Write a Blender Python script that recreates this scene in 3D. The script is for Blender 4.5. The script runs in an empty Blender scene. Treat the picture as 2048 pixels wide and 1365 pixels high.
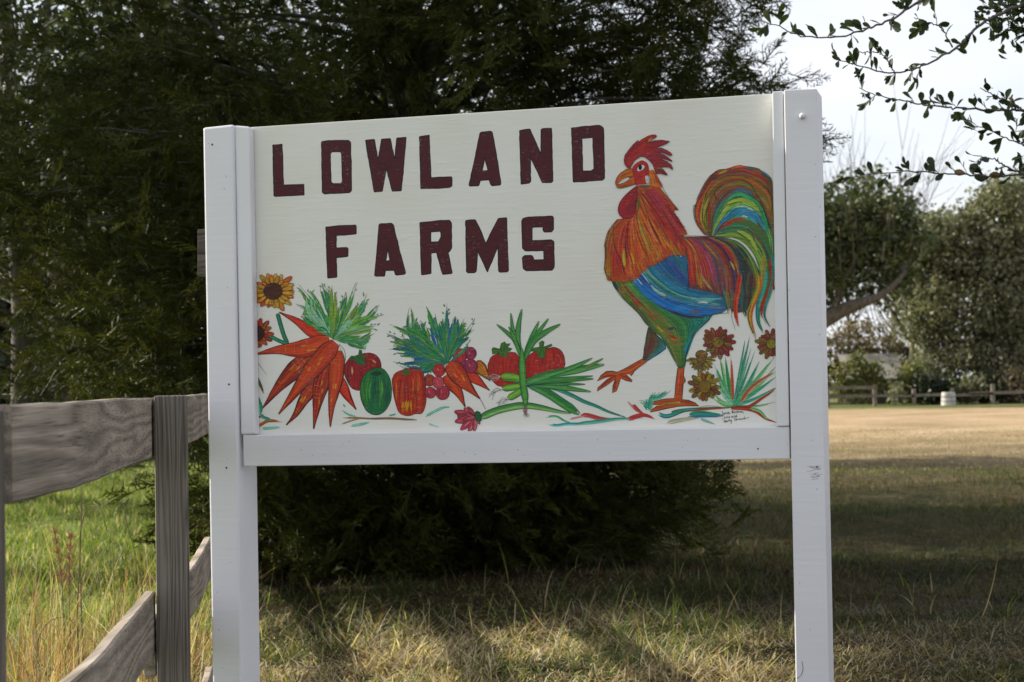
import bpy, math, random
import numpy as np
from mathutils import Vector, Matrix
from mathutils.geometry import tessellate_polygon

scene = bpy.context.scene
C = scene.collection
rng = np.random.default_rng(7)
random.seed(7)

# ------------------------------------------------------------------ camera, sky, sun, exposure
F = 3500.0                      # focal length in photograph pixels (2048 wide)
EYE = 1.30
PITCH, ROLL = math.atan(88 / F), 0.0170
cam_d = bpy.data.cameras.new('camera')
cam = bpy.data.objects.new('camera', cam_d)
C.objects.link(cam)
cam_d.sensor_width = 36.0
cam_d.lens = F / 2048 * 36.0
cam_d.clip_start, cam_d.clip_end = 0.05, 2000
cam.location = (0, 0, EYE)
R_CAM = Matrix.Rotation(math.pi / 2 + PITCH, 3, 'X') @ Matrix.Rotation(-ROLL, 3, 'Z')
cam.rotation_euler = R_CAM.to_euler()
cam_d.dof.use_dof = True
cam_d.dof.focus_distance = 4.6
cam_d.dof.aperture_fstop = 8.5
scene.camera = cam

SUN_AZ, SUN_EL = math.radians(66), math.radians(28)     # azimuth from +Y towards -X
s_dir = Vector((-math.sin(SUN_AZ) * math.cos(SUN_EL), math.cos(SUN_AZ) * math.cos(SUN_EL), math.sin(SUN_EL)))
world = bpy.data.worlds.new('World')
scene.world = world
world.use_nodes = True
wn, wl = world.node_tree.nodes, world.node_tree.links
sky = wn.new('ShaderNodeTexSky')
sky.sky_type = 'NISHITA'
sky.sun_disc = False
sky.sun_elevation = SUN_EL
sky.sun_rotation = -SUN_AZ
sky.dust_density = 2.0
sky.air_density = 1.0
sky.ozone_density = 1.2
# thin high cloud: a pale veil with soft streaks over the whole sky
tc = wn.new('ShaderNodeTexCoord')
mp = wn.new('ShaderNodeMapping'); mp.inputs['Scale'].default_value = (1.0, 2.2, 5.0)
cn = wn.new('ShaderNodeTexNoise'); cn.inputs['Scale'].default_value = 2.4; cn.inputs['Detail'].default_value = 5
cr = wn.new('ShaderNodeMapRange')
cr.inputs['From Min'].default_value = 0.35; cr.inputs['From Max'].default_value = 0.7
cr.inputs['To Min'].default_value = 0.62; cr.inputs['To Max'].default_value = 0.95
cm = wn.new('ShaderNodeMix'); cm.data_type = 'RGBA'
cm.inputs['B'].default_value = (7.2, 7.35, 7.75, 1)
wl.new(tc.outputs['Generated'], mp.inputs['Vector']); wl.new(mp.outputs['Vector'], cn.inputs['Vector'])
wl.new(cn.outputs['Fac'], cr.inputs['Value']); wl.new(cr.outputs['Result'], cm.inputs['Factor'])
wl.new(sky.outputs['Color'], cm.inputs['A'])
wl.new(cm.outputs['Result'], wn['Background'].inputs['Color'])
wn['Background'].inputs['Strength'].default_value = 0.086

sun_d = bpy.data.lights.new('sun', 'SUN')
sun_d.energy = 5.0
sun_d.angle = math.radians(0.5)
sun_d.color = (1.0, 0.93, 0.79)
sun = bpy.data.objects.new('sun', sun_d)
C.objects.link(sun)
sun.rotation_euler = s_dir.to_track_quat('Z', 'Y').to_euler()

vs = scene.view_settings
vs.view_transform = 'Standard'; vs.look = 'None'; vs.gamma = 1.0; vs.use_curve_mapping = False
vs.exposure = 0.86
scene.cycles.use_denoising = True
scene.cycles.max_bounces = 6
scene.cycles.diffuse_bounces = 3
scene.cycles.glossy_bounces = 2
scene.cycles.transmission_bounces = 3
scene.cycles.transparent_max_bounces = 6
scene.cycles.sample_clamp_indirect = 8

# ------------------------------------------------------------------ helpers
Rn = np.array(R_CAM)

def rays(px):
    """photograph pixels -> world directions (camera at (0,0,EYE))"""
    px = np.atleast_2d(np.asarray(px, float))
    d = np.stack([(px[:, 0] - 1024) / F, (682.5 - px[:, 1]) / F, -np.ones(len(px))], -1)
    return d @ Rn.T

def at(x, y, dist):
    """world point on the photograph pixel at forward distance dist (metres along +Y)"""
    d = rays([[x, y]])[0]
    p = d * (dist / d[1])
    return np.array([p[0], p[1], p[2] + EYE])

def ground_at(x, y):
    d = rays([[x, y]])[0]
    t = -EYE / d[2]
    return np.array([d[0] * t, d[1] * t, 0.0])

def lin(h):
    c = np.array([int(h[i:i + 2], 16) for i in (0, 2, 4)], float) / 255
    return np.where(c <= 0.04045, c / 12.92, ((c + 0.055) / 1.055) ** 2.4)

def tag(o, label=None, cat=None, group=None, kind=None):
    if label: o['label'] = label
    if cat: o['category'] = cat
    if group: o['group'] = group
    if kind: o['kind'] = kind
    return o

def thing(name, label, cat, loc=(0, 0, 0), rz=0.0, group=None):
    o = bpy.data.objects.new(name, None)
    o.empty_display_size = 0.1
    C.objects.link(o)
    o.location = loc
    o.rotation_euler = (0, 0, rz)
    return tag(o, label, cat, group)

def link(name, me, parent=None, loc=None):
    o = bpy.data.objects.new(name, me)
    C.objects.link(o)
    if parent is not None: o.parent = parent
    if loc is not None: o.location = loc
    return o

def np_mesh(name, V, quads=None, tris=None, mat=None, col=None, smooth=False):
    """fast mesh from numpy arrays"""
    me = bpy.data.meshes.new(name)
    V = np.asarray(V, np.float32).reshape(-1, 3)
    q = np.zeros((0, 4), np.int32) if quads is None or len(quads) == 0 else np.asarray(quads, np.int32).reshape(-1, 4)
    t = np.zeros((0, 3), np.int32) if tris is None or len(tris) == 0 else np.asarray(tris, np.int32).reshape(-1, 3)
    me.vertices.add(len(V)); me.vertices.foreach_set('co', V.ravel())
    nl = q.size + t.size
    me.loops.add(nl)
    me.loops.foreach_set('vertex_index', np.concatenate([q.ravel(), t.ravel()]).astype(np.int32))
    me.polygons.add(len(q) + len(t))
    ls = np.concatenate([np.arange(len(q)) * 4, q.size + np.arange(len(t)) * 3]).astype(np.int32)
    me.polygons.foreach_set('loop_start', ls)
    me.polygons.foreach_set('use_smooth', np.full(len(q) + len(t), bool(smooth)))
    if col is not None:
        a = me.color_attributes.new('Col', 'FLOAT_COLOR', 'POINT')
        c4 = np.ones((len(V), 4), np.float32); c4[:, :3] = col
        a.data.foreach_set('color', c4.ravel())
    me.update(calc_edges=True)
    if mat: me.materials.append(mat)
    return me

class MB:
    """collects boxes, bars and tubes into one mesh"""
    def __init__(s): s.v, s.q, s.t = [], [], []; s.n = 0
    def add(s, V, q=(), t=()):
        V = np.asarray(V, float)
        s.v.append(V)
        if len(q): s.q.append(np.asarray(q) + s.n)
        if len(t): s.t.append(np.asarray(t) + s.n)
        s.n += len(V)
    def hexa(s, P, ch=0.0):
        """8 corners: bottom 4 (ccw) then top 4"""
        s.add(P, [(3, 2, 1, 0), (4, 5, 6, 7), (0, 1, 5, 4), (1, 2, 6, 5), (2, 3, 7, 6), (3, 0, 4, 7)])
    def box(s, lo, hi):
        (a, b, c), (d, e, f) = lo, hi
        s.hexa([(a, b, c), (d, b, c), (d, e, c), (a, e, c), (a, b, f), (d, b, f), (d, e, f), (a, e, f)])
    def tube(s, pts, rad, seg=6, cap=True):
        P = np.asarray(pts, float); n = len(P)
        rad = np.broadcast_to(np.asarray(rad, float), (n,))
        T = np.gradient(P, axis=0); T /= np.linalg.norm(T, axis=1)[:, None] + 1e-12
        ref = np.array([0, 0, 1.0]) if abs(T[0, 2]) < 0.9 else np.array([1.0, 0, 0])
        A = np.cross(T, ref); A /= np.linalg.norm(A, axis=1)[:, None] + 1e-12
        B = np.cross(T, A)
        a = np.arange(seg) * 2 * math.pi / seg
        V = P[:, None] + rad[:, None, None] * (np.cos(a)[None, :, None] * A[:, None] + np.sin(a)[None, :, None] * B[:, None])
        V = V.reshape(-1, 3)
        q = []
        for i in range(n - 1):
            for j in range(seg):
                k = (j + 1) % seg
                q.append((i * seg + j, i * seg + k, (i + 1) * seg + k, (i + 1) * seg + j))
        t = []
        if cap:
            V = np.vstack([V, P[0], P[-1]])
            for j in range(seg):
                k = (j + 1) % seg
                t.append((n * seg, k, j)); t.append((n * seg + 1, (n - 1) * seg + j, (n - 1) * seg + k))
        s.add(V, q, t)
    def mesh(s, name, mat, smooth=False):
        return np_mesh(name, np.vstack(s.v), np.vstack(s.q) if s.q else None, np.vstack(s.t) if s.t else None, mat, smooth=smooth)
    def build(s, name, mat, parent=None, smooth=False, bevel=0.0):
        o = link(name, s.mesh(name, mat, smooth), parent)
        if bevel:
            b = o.modifiers.new('bevel', 'BEVEL'); b.width = bevel; b.segments = 2; b.limit_method = 'ANGLE'
            b.angle_limit = math.radians(40)
        return o

def spline(P, n):
    """Catmull-Rom through P, n samples"""
    P = np.asarray(P, float)
    if len(P) < 2: return np.repeat(P, n, 0)
    if len(P) == 2: return P[0] + (P[1] - P[0]) * np.linspace(0, 1, n)[:, None]
    Q = np.vstack([2 * P[0] - P[1], P, 2 * P[-1] - P[-2]])
    d = np.r_[0, np.cumsum(np.linalg.norm(np.diff(P, axis=0), axis=1))]
    u = np.linspace(0, d[-1], n)
    i = np.clip(np.searchsorted(d, u, side='right') - 1, 0, len(P) - 2)
    t = ((u - d[i]) / (d[i + 1] - d[i] + 1e-12))[:, None]
    a, b, c, e = Q[i], Q[i + 1], Q[i + 2], Q[i + 3]
    return 0.5 * (2 * b + (c - a) * t + (2 * a - 5 * b + 4 * c - e) * t ** 2 + (3 * b - a - 3 * c + e) * t ** 3)

# ------------------------------------------------------------------ materials
def new_mat(name):
    m = bpy.data.materials.new(name); m.use_nodes = True
    return m, m.node_tree.nodes, m.node_tree.links, m.node_tree.nodes['Principled BSDF']

def N(nodes, typ, **kw):
    n = nodes.new(typ)
    for k, v in kw.items():
        if k in n.inputs: n.inputs[k].default_value = v
        else: setattr(n, k, v)
    return n

def ramp(nodes, stops):
    r = nodes.new('ShaderNodeValToRGB')
    e = r.color_ramp.elements
    while len(e) < len(stops): e.new(0.5)
    for k, (p, c) in enumerate(stops):
        e[k].position = p; e[k].color = (*c, 1)
    return r

def mix(nodes, links, fac, a, b, blend='MIX'):
    m = nodes.new('ShaderNodeMix'); m.data_type = 'RGBA'; m.blend_type = blend
    for sock, v in (('Factor', fac), ('A', a), ('B', b)):
        if hasattr(v, 'node'): links.new(v, m.inputs[sock])
        elif isinstance(v, (int, float)): m.inputs[sock].default_value = v
        else: m.inputs[sock].default_value = (*v, 1)
    return m.outputs['Result']

def bump(nodes, links, height, strength, dist, bsdf):
    b = nodes.new('ShaderNodeBump'); b.inputs['Strength'].default_value = strength; b.inputs['Distance'].default_value = dist
    links.new(height, b.inputs['Height']); links.new(b.outputs['Normal'], bsdf.inputs['Normal'])

def white_paint(name, base, vert):
    """brush-painted timber: faint grain along the piece, scuffs, tiny dirt specks"""
    m, n, l, p = new_mat(name)
    tc = n.new('ShaderNodeTexCoord'); mp = n.new('ShaderNodeMapping')
    mp.inputs['Scale'].default_value = (60, 60, 60) if vert is None else ((90, 90, 5) if vert else (5, 90, 90))
    l.new(tc.outputs['Object'], mp.inputs['Vector'])
    g = N(n, 'ShaderNodeTexNoise', Scale=1.0, Detail=4.0); l.new(mp.outputs['Vector'], g.inputs['Vector'])
    mp2 = n.new('ShaderNodeMapping'); mp2.inputs['Scale'].default_value = (3, 3, 70)
    l.new(tc.outputs['Object'], mp2.inputs['Vector'])
    g2 = N(n, 'ShaderNodeTexNoise', Scale=1.0, Detail=3.0); l.new(mp2.outputs['Vector'], g2.inputs['Vector'])
    big = N(n, 'ShaderNodeTexNoise', Scale=3.5, Detail=3.0); l.new(tc.outputs['Object'], big.inputs['Vector'])
    r = ramp(n, [(0.25, tuple(np.array(base) * 0.93)), (0.75, base)]); l.new(big.outputs['Fac'], r.inputs['Fac'])
    sp = N(n, 'ShaderNodeTexVoronoi', Scale=26.0); l.new(tc.outputs['Object'], sp.inputs['Vector'])
    sr = ramp(n, [(0.0, (1, 1, 1)), (0.035, (1, 1, 1)), (0.06, (0, 0, 0))]); l.new(sp.outputs['Distance'], sr.inputs['Fac'])
    sn = N(n, 'ShaderNodeTexNoise', Scale=5.0); l.new(tc.outputs['Object'], sn.inputs['Vector'])
    sm = n.new('ShaderNodeMath'); sm.operation = 'GREATER_THAN'; sm.inputs[1].default_value = 0.62
    l.new(sn.outputs['Fac'], sm.inputs[0])
    sx = n.new('ShaderNodeMath'); sx.operation = 'MULTIPLY'; l.new(sr.outputs['Color'], sx.inputs[0]); l.new(sm.outputs[0], sx.inputs[1])
    l.new(mix(n, l, sx.outputs[0], r.outputs['Color'], (0.2, 0.18, 0.15)), p.inputs['Base Color'])
    ad = n.new('ShaderNodeMath'); ad.operation = 'ADD'; l.new(g.outputs['Fac'], ad.inputs[0]); l.new(g2.outputs['Fac'], ad.inputs[1])
    bump(n, l, ad.outputs[0], 0.25, 0.002, p)
    p.inputs['Roughness'].default_value = 0.42
    return m

M_POST = white_paint('white_post_paint', (0.775, 0.765, 0.81), False)
M_TRIM = white_paint('white_trim_paint', (0.785, 0.78, 0.81), True)

def panel_paint():
    m, n, l, p = new_mat('white_panel_paint')
    tc = n.new('ShaderNodeTexCoord'); mp = n.new('ShaderNodeMapping'); mp.inputs['Scale'].default_value = (9, 1, 120)
    mp.inputs['Rotation'].default_value = (0, math.radians(2), 0)
    l.new(tc.outputs['Object'], mp.inputs['Vector'])
    g = N(n, 'ShaderNodeTexNoise', Scale=1.0, Detail=5.0, Roughness=0.6); l.new(mp.outputs['Vector'], g.inputs['Vector'])
    mp3 = n.new('ShaderNodeMapping'); mp3.inputs['Scale'].default_value = (14, 1, 60); mp3.inputs['Rotation'].default_value = (0, math.radians(14), 0)
    l.new(tc.outputs['Object'], mp3.inputs['Vector'])
    g3 = N(n, 'ShaderNodeTexNoise', Scale=1.0, Detail=2.0); l.new(mp3.outputs['Vector'], g3.inputs['Vector'])
    r3 = ramp(n, [(0.60, (0, 0, 0)), (0.72, (1, 1, 1))]); l.new(g3.outputs['Fac'], r3.inputs['Fac'])
    big = N(n, 'ShaderNodeTexNoise', Scale=4.0, Detail=4.0); l.new(tc.outputs['Object'], big.inputs['Vector'])
    r = ramp(n, [(0.3, (0.755, 0.73, 0.665)), (0.55, (0.785, 0.77, 0.72)), (0.75, (0.795, 0.785, 0.745))])
    l.new(big.outputs['Fac'], r.inputs['Fac'])
    rg = ramp(n, [(0.2, (0.955, 0.955, 0.955)), (0.6, (1, 1, 1))]); l.new(g.outputs['Fac'], rg.inputs['Fac'])
    l.new(mix(n, l, 1.0, r.outputs['Color'], rg.outputs['Color'], 'MULTIPLY'), p.inputs['Base Color'])
    ad = n.new('ShaderNodeMath'); ad.operation = 'MULTIPLY_ADD'; ad.inputs[1].default_value = 0.5
    l.new(r3.outputs['Color'], ad.inputs[0]); l.new(g.outputs['Fac'], ad.inputs[2])
    bump(n, l, ad.outputs[0], 0.3, 0.002, p)
    p.inputs['Roughness'].default_value = 0.5
    return m
M_PANEL = panel_paint()

def art_paint():
    m, n, l, p = new_mat('brushed_artist_paint')
    a = N(n, 'ShaderNodeVertexColor', layer_name='Col')
    tc = n.new('ShaderNodeTexCoord'); mp = n.new('ShaderNodeMapping'); mp.inputs['Scale'].default_value = (30, 1, 230)
    l.new(tc.outputs['Object'], mp.inputs['Vector'])
    g = N(n, 'ShaderNodeTexNoise', Scale=1.0, Detail=3.0); l.new(mp.outputs['Vector'], g.inputs['Vector'])
    rg = ramp(n, [(0.3, (0.72, 0.72, 0.72)), (0.65, (1.1, 1.1, 1.1))]); l.new(g.outputs['Fac'], rg.inputs['Fac'])
    # dry-brush flecks where the plywood grain stayed bare
    mp2 = n.new('ShaderNodeMapping'); mp2.inputs['Scale'].default_value = (70, 1, 420); l.new(tc.outputs['Object'], mp2.inputs['Vector'])
    g2 = N(n, 'ShaderNodeTexNoise', Scale=1.0, Detail=2.0); l.new(mp2.outputs['Vector'], g2.inputs['Vector'])
    g3 = N(n, 'ShaderNodeTexNoise', Scale=16.0, Detail=2.0); l.new(tc.outputs['Object'], g3.inputs['Vector'])
    ad2 = N(n, 'ShaderNodeMath', operation='MULTIPLY_ADD'); ad2.inputs[1].default_value = .45; l.new(g3.outputs['Fac'], ad2.inputs[0]); l.new(g2.outputs['Fac'], ad2.inputs[2])
    rf = ramp(n, [(0.87, (0, 0, 0)), (0.97, (.26, .26, .26))]); l.new(ad2.outputs[0], rf.inputs['Fac'])
    c0 = mix(n, l, 1.0, a.outputs['Color'], rg.outputs['Color'], 'MULTIPLY')
    l.new(mix(n, l, rf.outputs['Color'], c0, (.6, .57, .5)), p.inputs['Base Color'])
    bump(n, l, g.outputs['Fac'], 0.3, 0.001, p)
    p.inputs['Roughness'].default_value = 0.5
    p.inputs['Specular IOR Level'].default_value = 0.3
    return m
M_ART = art_paint()

def weathered_wood(name, tint, along):
    """grey weathered timber, growth rings running along an object axis"""
    m, n, l, p = new_mat(name)
    tc = n.new('ShaderNodeTexCoord'); mp = n.new('ShaderNodeMapping')
    mp.inputs['Scale'].default_value = {'y': (5, 1.1, 11), 'z': (24, 24, 1.2), 'x': (2.6, 6, 14)}[along]
    l.new(tc.outputs['Object'], mp.inputs['Vector'])
    ds = N(n, 'ShaderNodeTexNoise', Scale=1.0, Detail=2.0); l.new(mp.outputs['Vector'], ds.inputs['Vector'])
    sx = n.new('ShaderNodeSeparateXYZ'); l.new(tc.outputs['Object'], sx.inputs[0])
    ma = N(n, 'ShaderNodeMath', operation='MULTIPLY_ADD'); ma.inputs[1].default_value = {'y': 34.0, 'z': 110.0, 'x': 60.0}[along]
    l.new(sx.outputs['X' if along == 'z' else 'Z'], ma.inputs[0])
    wv = N(n, 'ShaderNodeMath', operation='MULTIPLY'); wv.inputs[1].default_value = 5.0 if along == 'y' else 7.0; l.new(ds.outputs['Fac'], wv.inputs[0])
    l.new(wv.outputs[0], ma.inputs[2])
    fr = N(n, 'ShaderNodeMath', operation='PINGPONG'); fr.inputs[1].default_value = 0.5; l.new(ma.outputs[0], fr.inputs[0])
    mp2 = n.new('ShaderNodeMapping')
    mp2.inputs['Scale'].default_value = {'y': (280, 1.6, 330), 'z': (260, 260, 3), 'x': (4, 200, 200)}[along]
    l.new(tc.outputs['Object'], mp2.inputs['Vector'])
    fine = N(n, 'ShaderNodeTexNoise', Scale=1.0, Detail=3.0); l.new(mp2.outputs['Vector'], fine.inputs['Vector'])
    t = np.array(tint)
    r = ramp(n, [(0.0, tuple(t * 0.55)), (0.4, tuple(t * 0.98)), (1.0, tuple(t * 1.15))])
    l.new(fr.outputs[0], r.inputs['Fac'])
    rf = ramp(n, [(0.28, (0.32, 0.31, 0.30)), (0.42, (0.85, 0.85, 0.85)), (0.65, (1.12, 1.12, 1.12))]); l.new(fine.outputs['Fac'], rf.inputs['Fac'])
    big = N(n, 'ShaderNodeTexNoise', Scale=4.0, Detail=3.0); l.new(tc.outputs['Object'], big.inputs['Vector'])
    rb = ramp(n, [(0.35, (0.75, 0.74, 0.72)), (0.65, (1.08, 1.08, 1.1))]); l.new(big.outputs['Fac'], rb.inputs['Fac'])
    c = mix(n, l, 1.0, r.outputs['Color'], rf.outputs['Color'], 'MULTIPLY')
    c = mix(n, l, 1.0, c, rb.outputs['Color'], 'MULTIPLY')
    l.new(c, p.inputs['Base Color'])
    ad = N(n, 'ShaderNodeMath', operation='ADD'); l.new(fr.outputs[0], ad.inputs[0]); l.new(fine.outputs['Fac'], ad.inputs[1])
    bump(n, l, ad.outputs[0], 0.6, 0.002, p)
    p.inputs['Roughness'].default_value = 0.85
    p.inputs['Specular IOR Level'].default_value = 0.2
    return m
M_BOARD = weathered_wood('weathered_fence_board', (0.42, 0.355, 0.285), 'y')
M_FPOST = weathered_wood('weathered_fence_post', (0.22, 0.19, 0.16), 'z')
M_BATTEN = weathered_wood('bare_batten_wood', (0.085, 0.075, 0.066), 'x')

def leafy(name, stops, scale=3.0, transl=0.35, rough=0.55, attr=False, spec=0.3):
    m, n, l, p = new_mat(name)
    if attr:
        a = N(n, 'ShaderNodeVertexColor', layer_name='Col'); c = a.outputs['Color']
    else:
        g = n.new('ShaderNodeNewGeometry')
        t = N(n, 'ShaderNodeTexNoise', Scale=scale, Detail=4.0, Roughness=0.7); l.new(g.outputs['Position'], t.inputs['Vector'])
        r = ramp(n, stops); l.new(t.outputs['Fac'], r.inputs['Fac']); c = r.outputs['Color']
    l.new(c, p.inputs['Base Color'])
    p.inputs['Roughness'].default_value = rough
    p.inputs['Specular IOR Level'].default_value = spec
    tr = n.new('ShaderNodeBsdfTranslucent')
    l.new(mix(n, l, 1.0, c, (1.3, 1.35, 0.7), 'MULTIPLY'), tr.inputs['Color'])
    ms = n.new('ShaderNodeMixShader'); ms.inputs[0].default_value = transl
    l.new(p.outputs[0], ms.inputs[1]); l.new(tr.outputs[0], ms.inputs[2])
    l.new(ms.outputs[0], n['Material Output'].inputs['Surface'])
    return m

def bark(name, a, b, scale=14):
    m, n, l, p = new_mat(name)
    tc = n.new('ShaderNodeTexCoord'); mp = n.new('ShaderNodeMapping'); mp.inputs['Scale'].default_value = (1, 1, 0.2)
    l.new(tc.outputs['Object'], mp.inputs['Vector'])
    t = N(n, 'ShaderNodeTexNoise', Scale=scale, Detail=5.0); l.new(mp.outputs['Vector'], t.inputs['Vector'])
    r = ramp(n, [(0.3, a), (0.7, b)]); l.new(t.outputs['Fac'], r.inputs['Fac']); l.new(r.outputs['Color'], p.inputs['Base Color'])
    bump(n, l, t.outputs['Fac'], 0.8, 0.01, p)
    p.inputs['Roughness'].default_value = 0.9
    return m
M_BARK = bark('grey_brown_bark', (0.045, 0.036, 0.03), (0.14, 0.12, 0.10))
M_TWIG = bark('grey_twig_bark', (0.06, 0.05, 0.045), (0.13, 0.115, 0.10), 60)

# ------------------------------------------------------------------ ground
def gz(x, y):
    x = np.asarray(x, float); y = np.asarray(y, float)
    return (0.035 * np.sin(x * 0.9 + 0.7 * y) + 0.03 * np.sin(1.7 * y - 0.5 * x + 1) + 0.012 * np.sin(4.1 * x + 3.3 * y)) * np.clip(1.2 - np.hypot(x, y) / 60, 0.1, 1)

def ground_mat():
    m, n, l, p = new_mat('rough_winter_lawn')
    g = n.new('ShaderNodeNewGeometry')
    sep = n.new('ShaderNodeSeparateXYZ'); l.new(g.outputs['Position'], sep.inputs[0])
    n1 = N(n, 'ShaderNodeTexNoise', Scale=0.8, Detail=6.0, Roughness=0.7); l.new(g.outputs['Position'], n1.inputs['Vector'])
    n2 = N(n, 'ShaderNodeTexNoise', Scale=9.0, Detail=4.0, Roughness=0.7); l.new(g.outputs['Position'], n2.inputs['Vector'])
    n3 = N(n, 'ShaderNodeTexNoise', Scale=0.3, Detail=6.0, Roughness=0.72); l.new(g.outputs['Position'], n3.inputs['Vector'])
    near = ramp(n, [(0.3, (0.022, 0.025, 0.010)), (0.5, (0.035, 0.034, 0.015)), (0.7, (0.060, 0.048, 0.025))]); l.new(n1.outputs['Fac'], near.inputs['Fac'])  # near lawn tones lowered to deepen the shade lying over it
    far = ramp(n, [(0.32, (0.22, 0.17, 0.085)), (0.5, (0.38, 0.275, 0.165)), (0.66, (0.48, 0.36, 0.235))]); l.new(n3.outputs['Fac'], far.inputs['Fac'])
    # dry field from about 27 m on
    yy = n.new('ShaderNodeMath'); yy.operation = 'MULTIPLY_ADD'; yy.inputs[1].default_value = 16.0
    l.new(n1.outputs['Fac'], yy.inputs[0]); l.new(sep.outputs['Y'], yy.inputs[2])
    f1 = N(n, 'ShaderNodeMapRange'); f1.inputs['From Min'].default_value = 27; f1.inputs['From Max'].default_value = 52; l.new(yy.outputs[0], f1.inputs['Value'])
    c = mix(n, l, f1.outputs['Result'], near.outputs['Color'], far.outputs['Color'])
    # green strip along the far rail fence
    f2 = N(n, 'ShaderNodeMapRange'); f2.inputs['From Min'].default_value = 80; f2.inputs['From Max'].default_value = 88; l.new(yy.outputs[0], f2.inputs['Value'])
    c = mix(n, l, f2.outputs['Result'], c, (0.13, 0.15, 0.05))
    # greener lawn beyond the board fence
    lx = n.new('ShaderNodeMath'); lx.operation = 'MULTIPLY_ADD'; lx.inputs[1].default_value = 0.10
    l.new(sep.outputs['Y'], lx.inputs[0]); l.new(sep.outputs['X'], lx.inputs[2])
    f3 = N(n, 'ShaderNodeMapRange'); f3.inputs['From Min'].default_value = -0.6; f3.inputs['From Max'].default_value = -1.2; l.new(lx.outputs[0], f3.inputs['Value'])
    gr = ramp(n, [(0.3, (0.05, 0.085, 0.018)), (0.55, (0.115, 0.155, 0.035)), (0.75, (0.19, 0.19, 0.06))]); l.new(n1.outputs['Fac'], gr.inputs['Fac'])
    c = mix(n, l, f3.outputs['Result'], c, gr.outputs['Color'])
    # brown needle litter under the cedar
    dx = n.new('ShaderNodeVectorMath'); dx.operation = 'DISTANCE'; dx.inputs[1].default_value = (-.8, 12.8, 0)
    l.new(g.outputs['Position'], dx.inputs[0])
    dd = n.new('ShaderNodeMath'); dd.operation = 'MULTIPLY_ADD'; dd.inputs[1].default_value = 1.2; l.new(n2.outputs['Fac'], dd.inputs[0]); l.new(dx.outputs['Value'], dd.inputs[2])
    f4 = N(n, 'ShaderNodeMapRange'); f4.inputs['From Min'].default_value = 3.3; f4.inputs['From Max'].default_value = 2.5; l.new(dd.outputs[0], f4.inputs['Value'])
    c = mix(n, l, f4.outputs['Result'], c, (0.045, 0.030, 0.019))
    v = ramp(n, [(0.3, (0.55, 0.55, 0.55)), (0.65, (1.25, 1.25, 1.25))]); l.new(n2.outputs['Fac'], v.inputs['Fac'])
    l.new(mix(n, l, 1.0, c, v.outputs['Color'], 'MULTIPLY'), p.inputs['Base Color'])
    bump(n, l, n2.outputs['Fac'], 1.0, 0.06, p)
    p.inputs['Roughness'].default_value = 1.0; p.inputs['Specular IOR Level'].default_value = 0.05
    return m

ax = np.unique(np.r_[np.linspace(-14, 14, 141), np.sign(np.linspace(-1, 1, 61)) * (14 + np.abs(np.linspace(-1, 1, 61)) ** 3 * 700)])
ay = np.unique(np.r_[np.linspace(-6, 40, 231), 40 + np.linspace(0, 1, 50) ** 2.5 * 900, -6 - np.linspace(0, 1, 20) ** 2 * 300])
GX, GY = np.meshgrid(ax, ay)
nx, ny = len(ax), len(ay)
ii = (np.arange(ny - 1)[:, None] * nx + np.arange(nx - 1)[None]).ravel()
ground = link('lawn_ground', np_mesh('lawn_ground', np.stack([GX, GY, gz(GX, GY)], -1), np.stack([ii, ii + 1, ii + nx + 1, ii + nx], -1), None, ground_mat(), smooth=True))
tag(ground, 'rough winter lawn running back to a dry tan field', kind='structure')

# ------------------------------------------------------------------ trees
def rot_frames(d, roll):
    """(n,3) directions -> (n,3,3) matrices whose columns are direction, side, up"""
    d = d / np.linalg.norm(d, axis=1)[:, None]
    up = np.tile([0, 0, 1.0], (len(d), 1))
    s = np.cross(up, d); s /= np.linalg.norm(s, axis=1)[:, None] + 1e-9
    u = np.cross(d, s)
    c, k = np.cos(roll)[:, None], np.sin(roll)[:, None]
    return np.stack([d, s * c + u * k, -s * k + u * c], -1)

def strip_quads(base, dirv, length, w0, w1, side):
    """flat tapered strips: (n,3) base, dir, side -> verts (n*4,3)"""
    tip = base + dirv * length[:, None]
    return np.stack([base - side * w0[:, None], base + side * w0[:, None], tip + side * w1[:, None], tip - side * w1[:, None]], 1)

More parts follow.
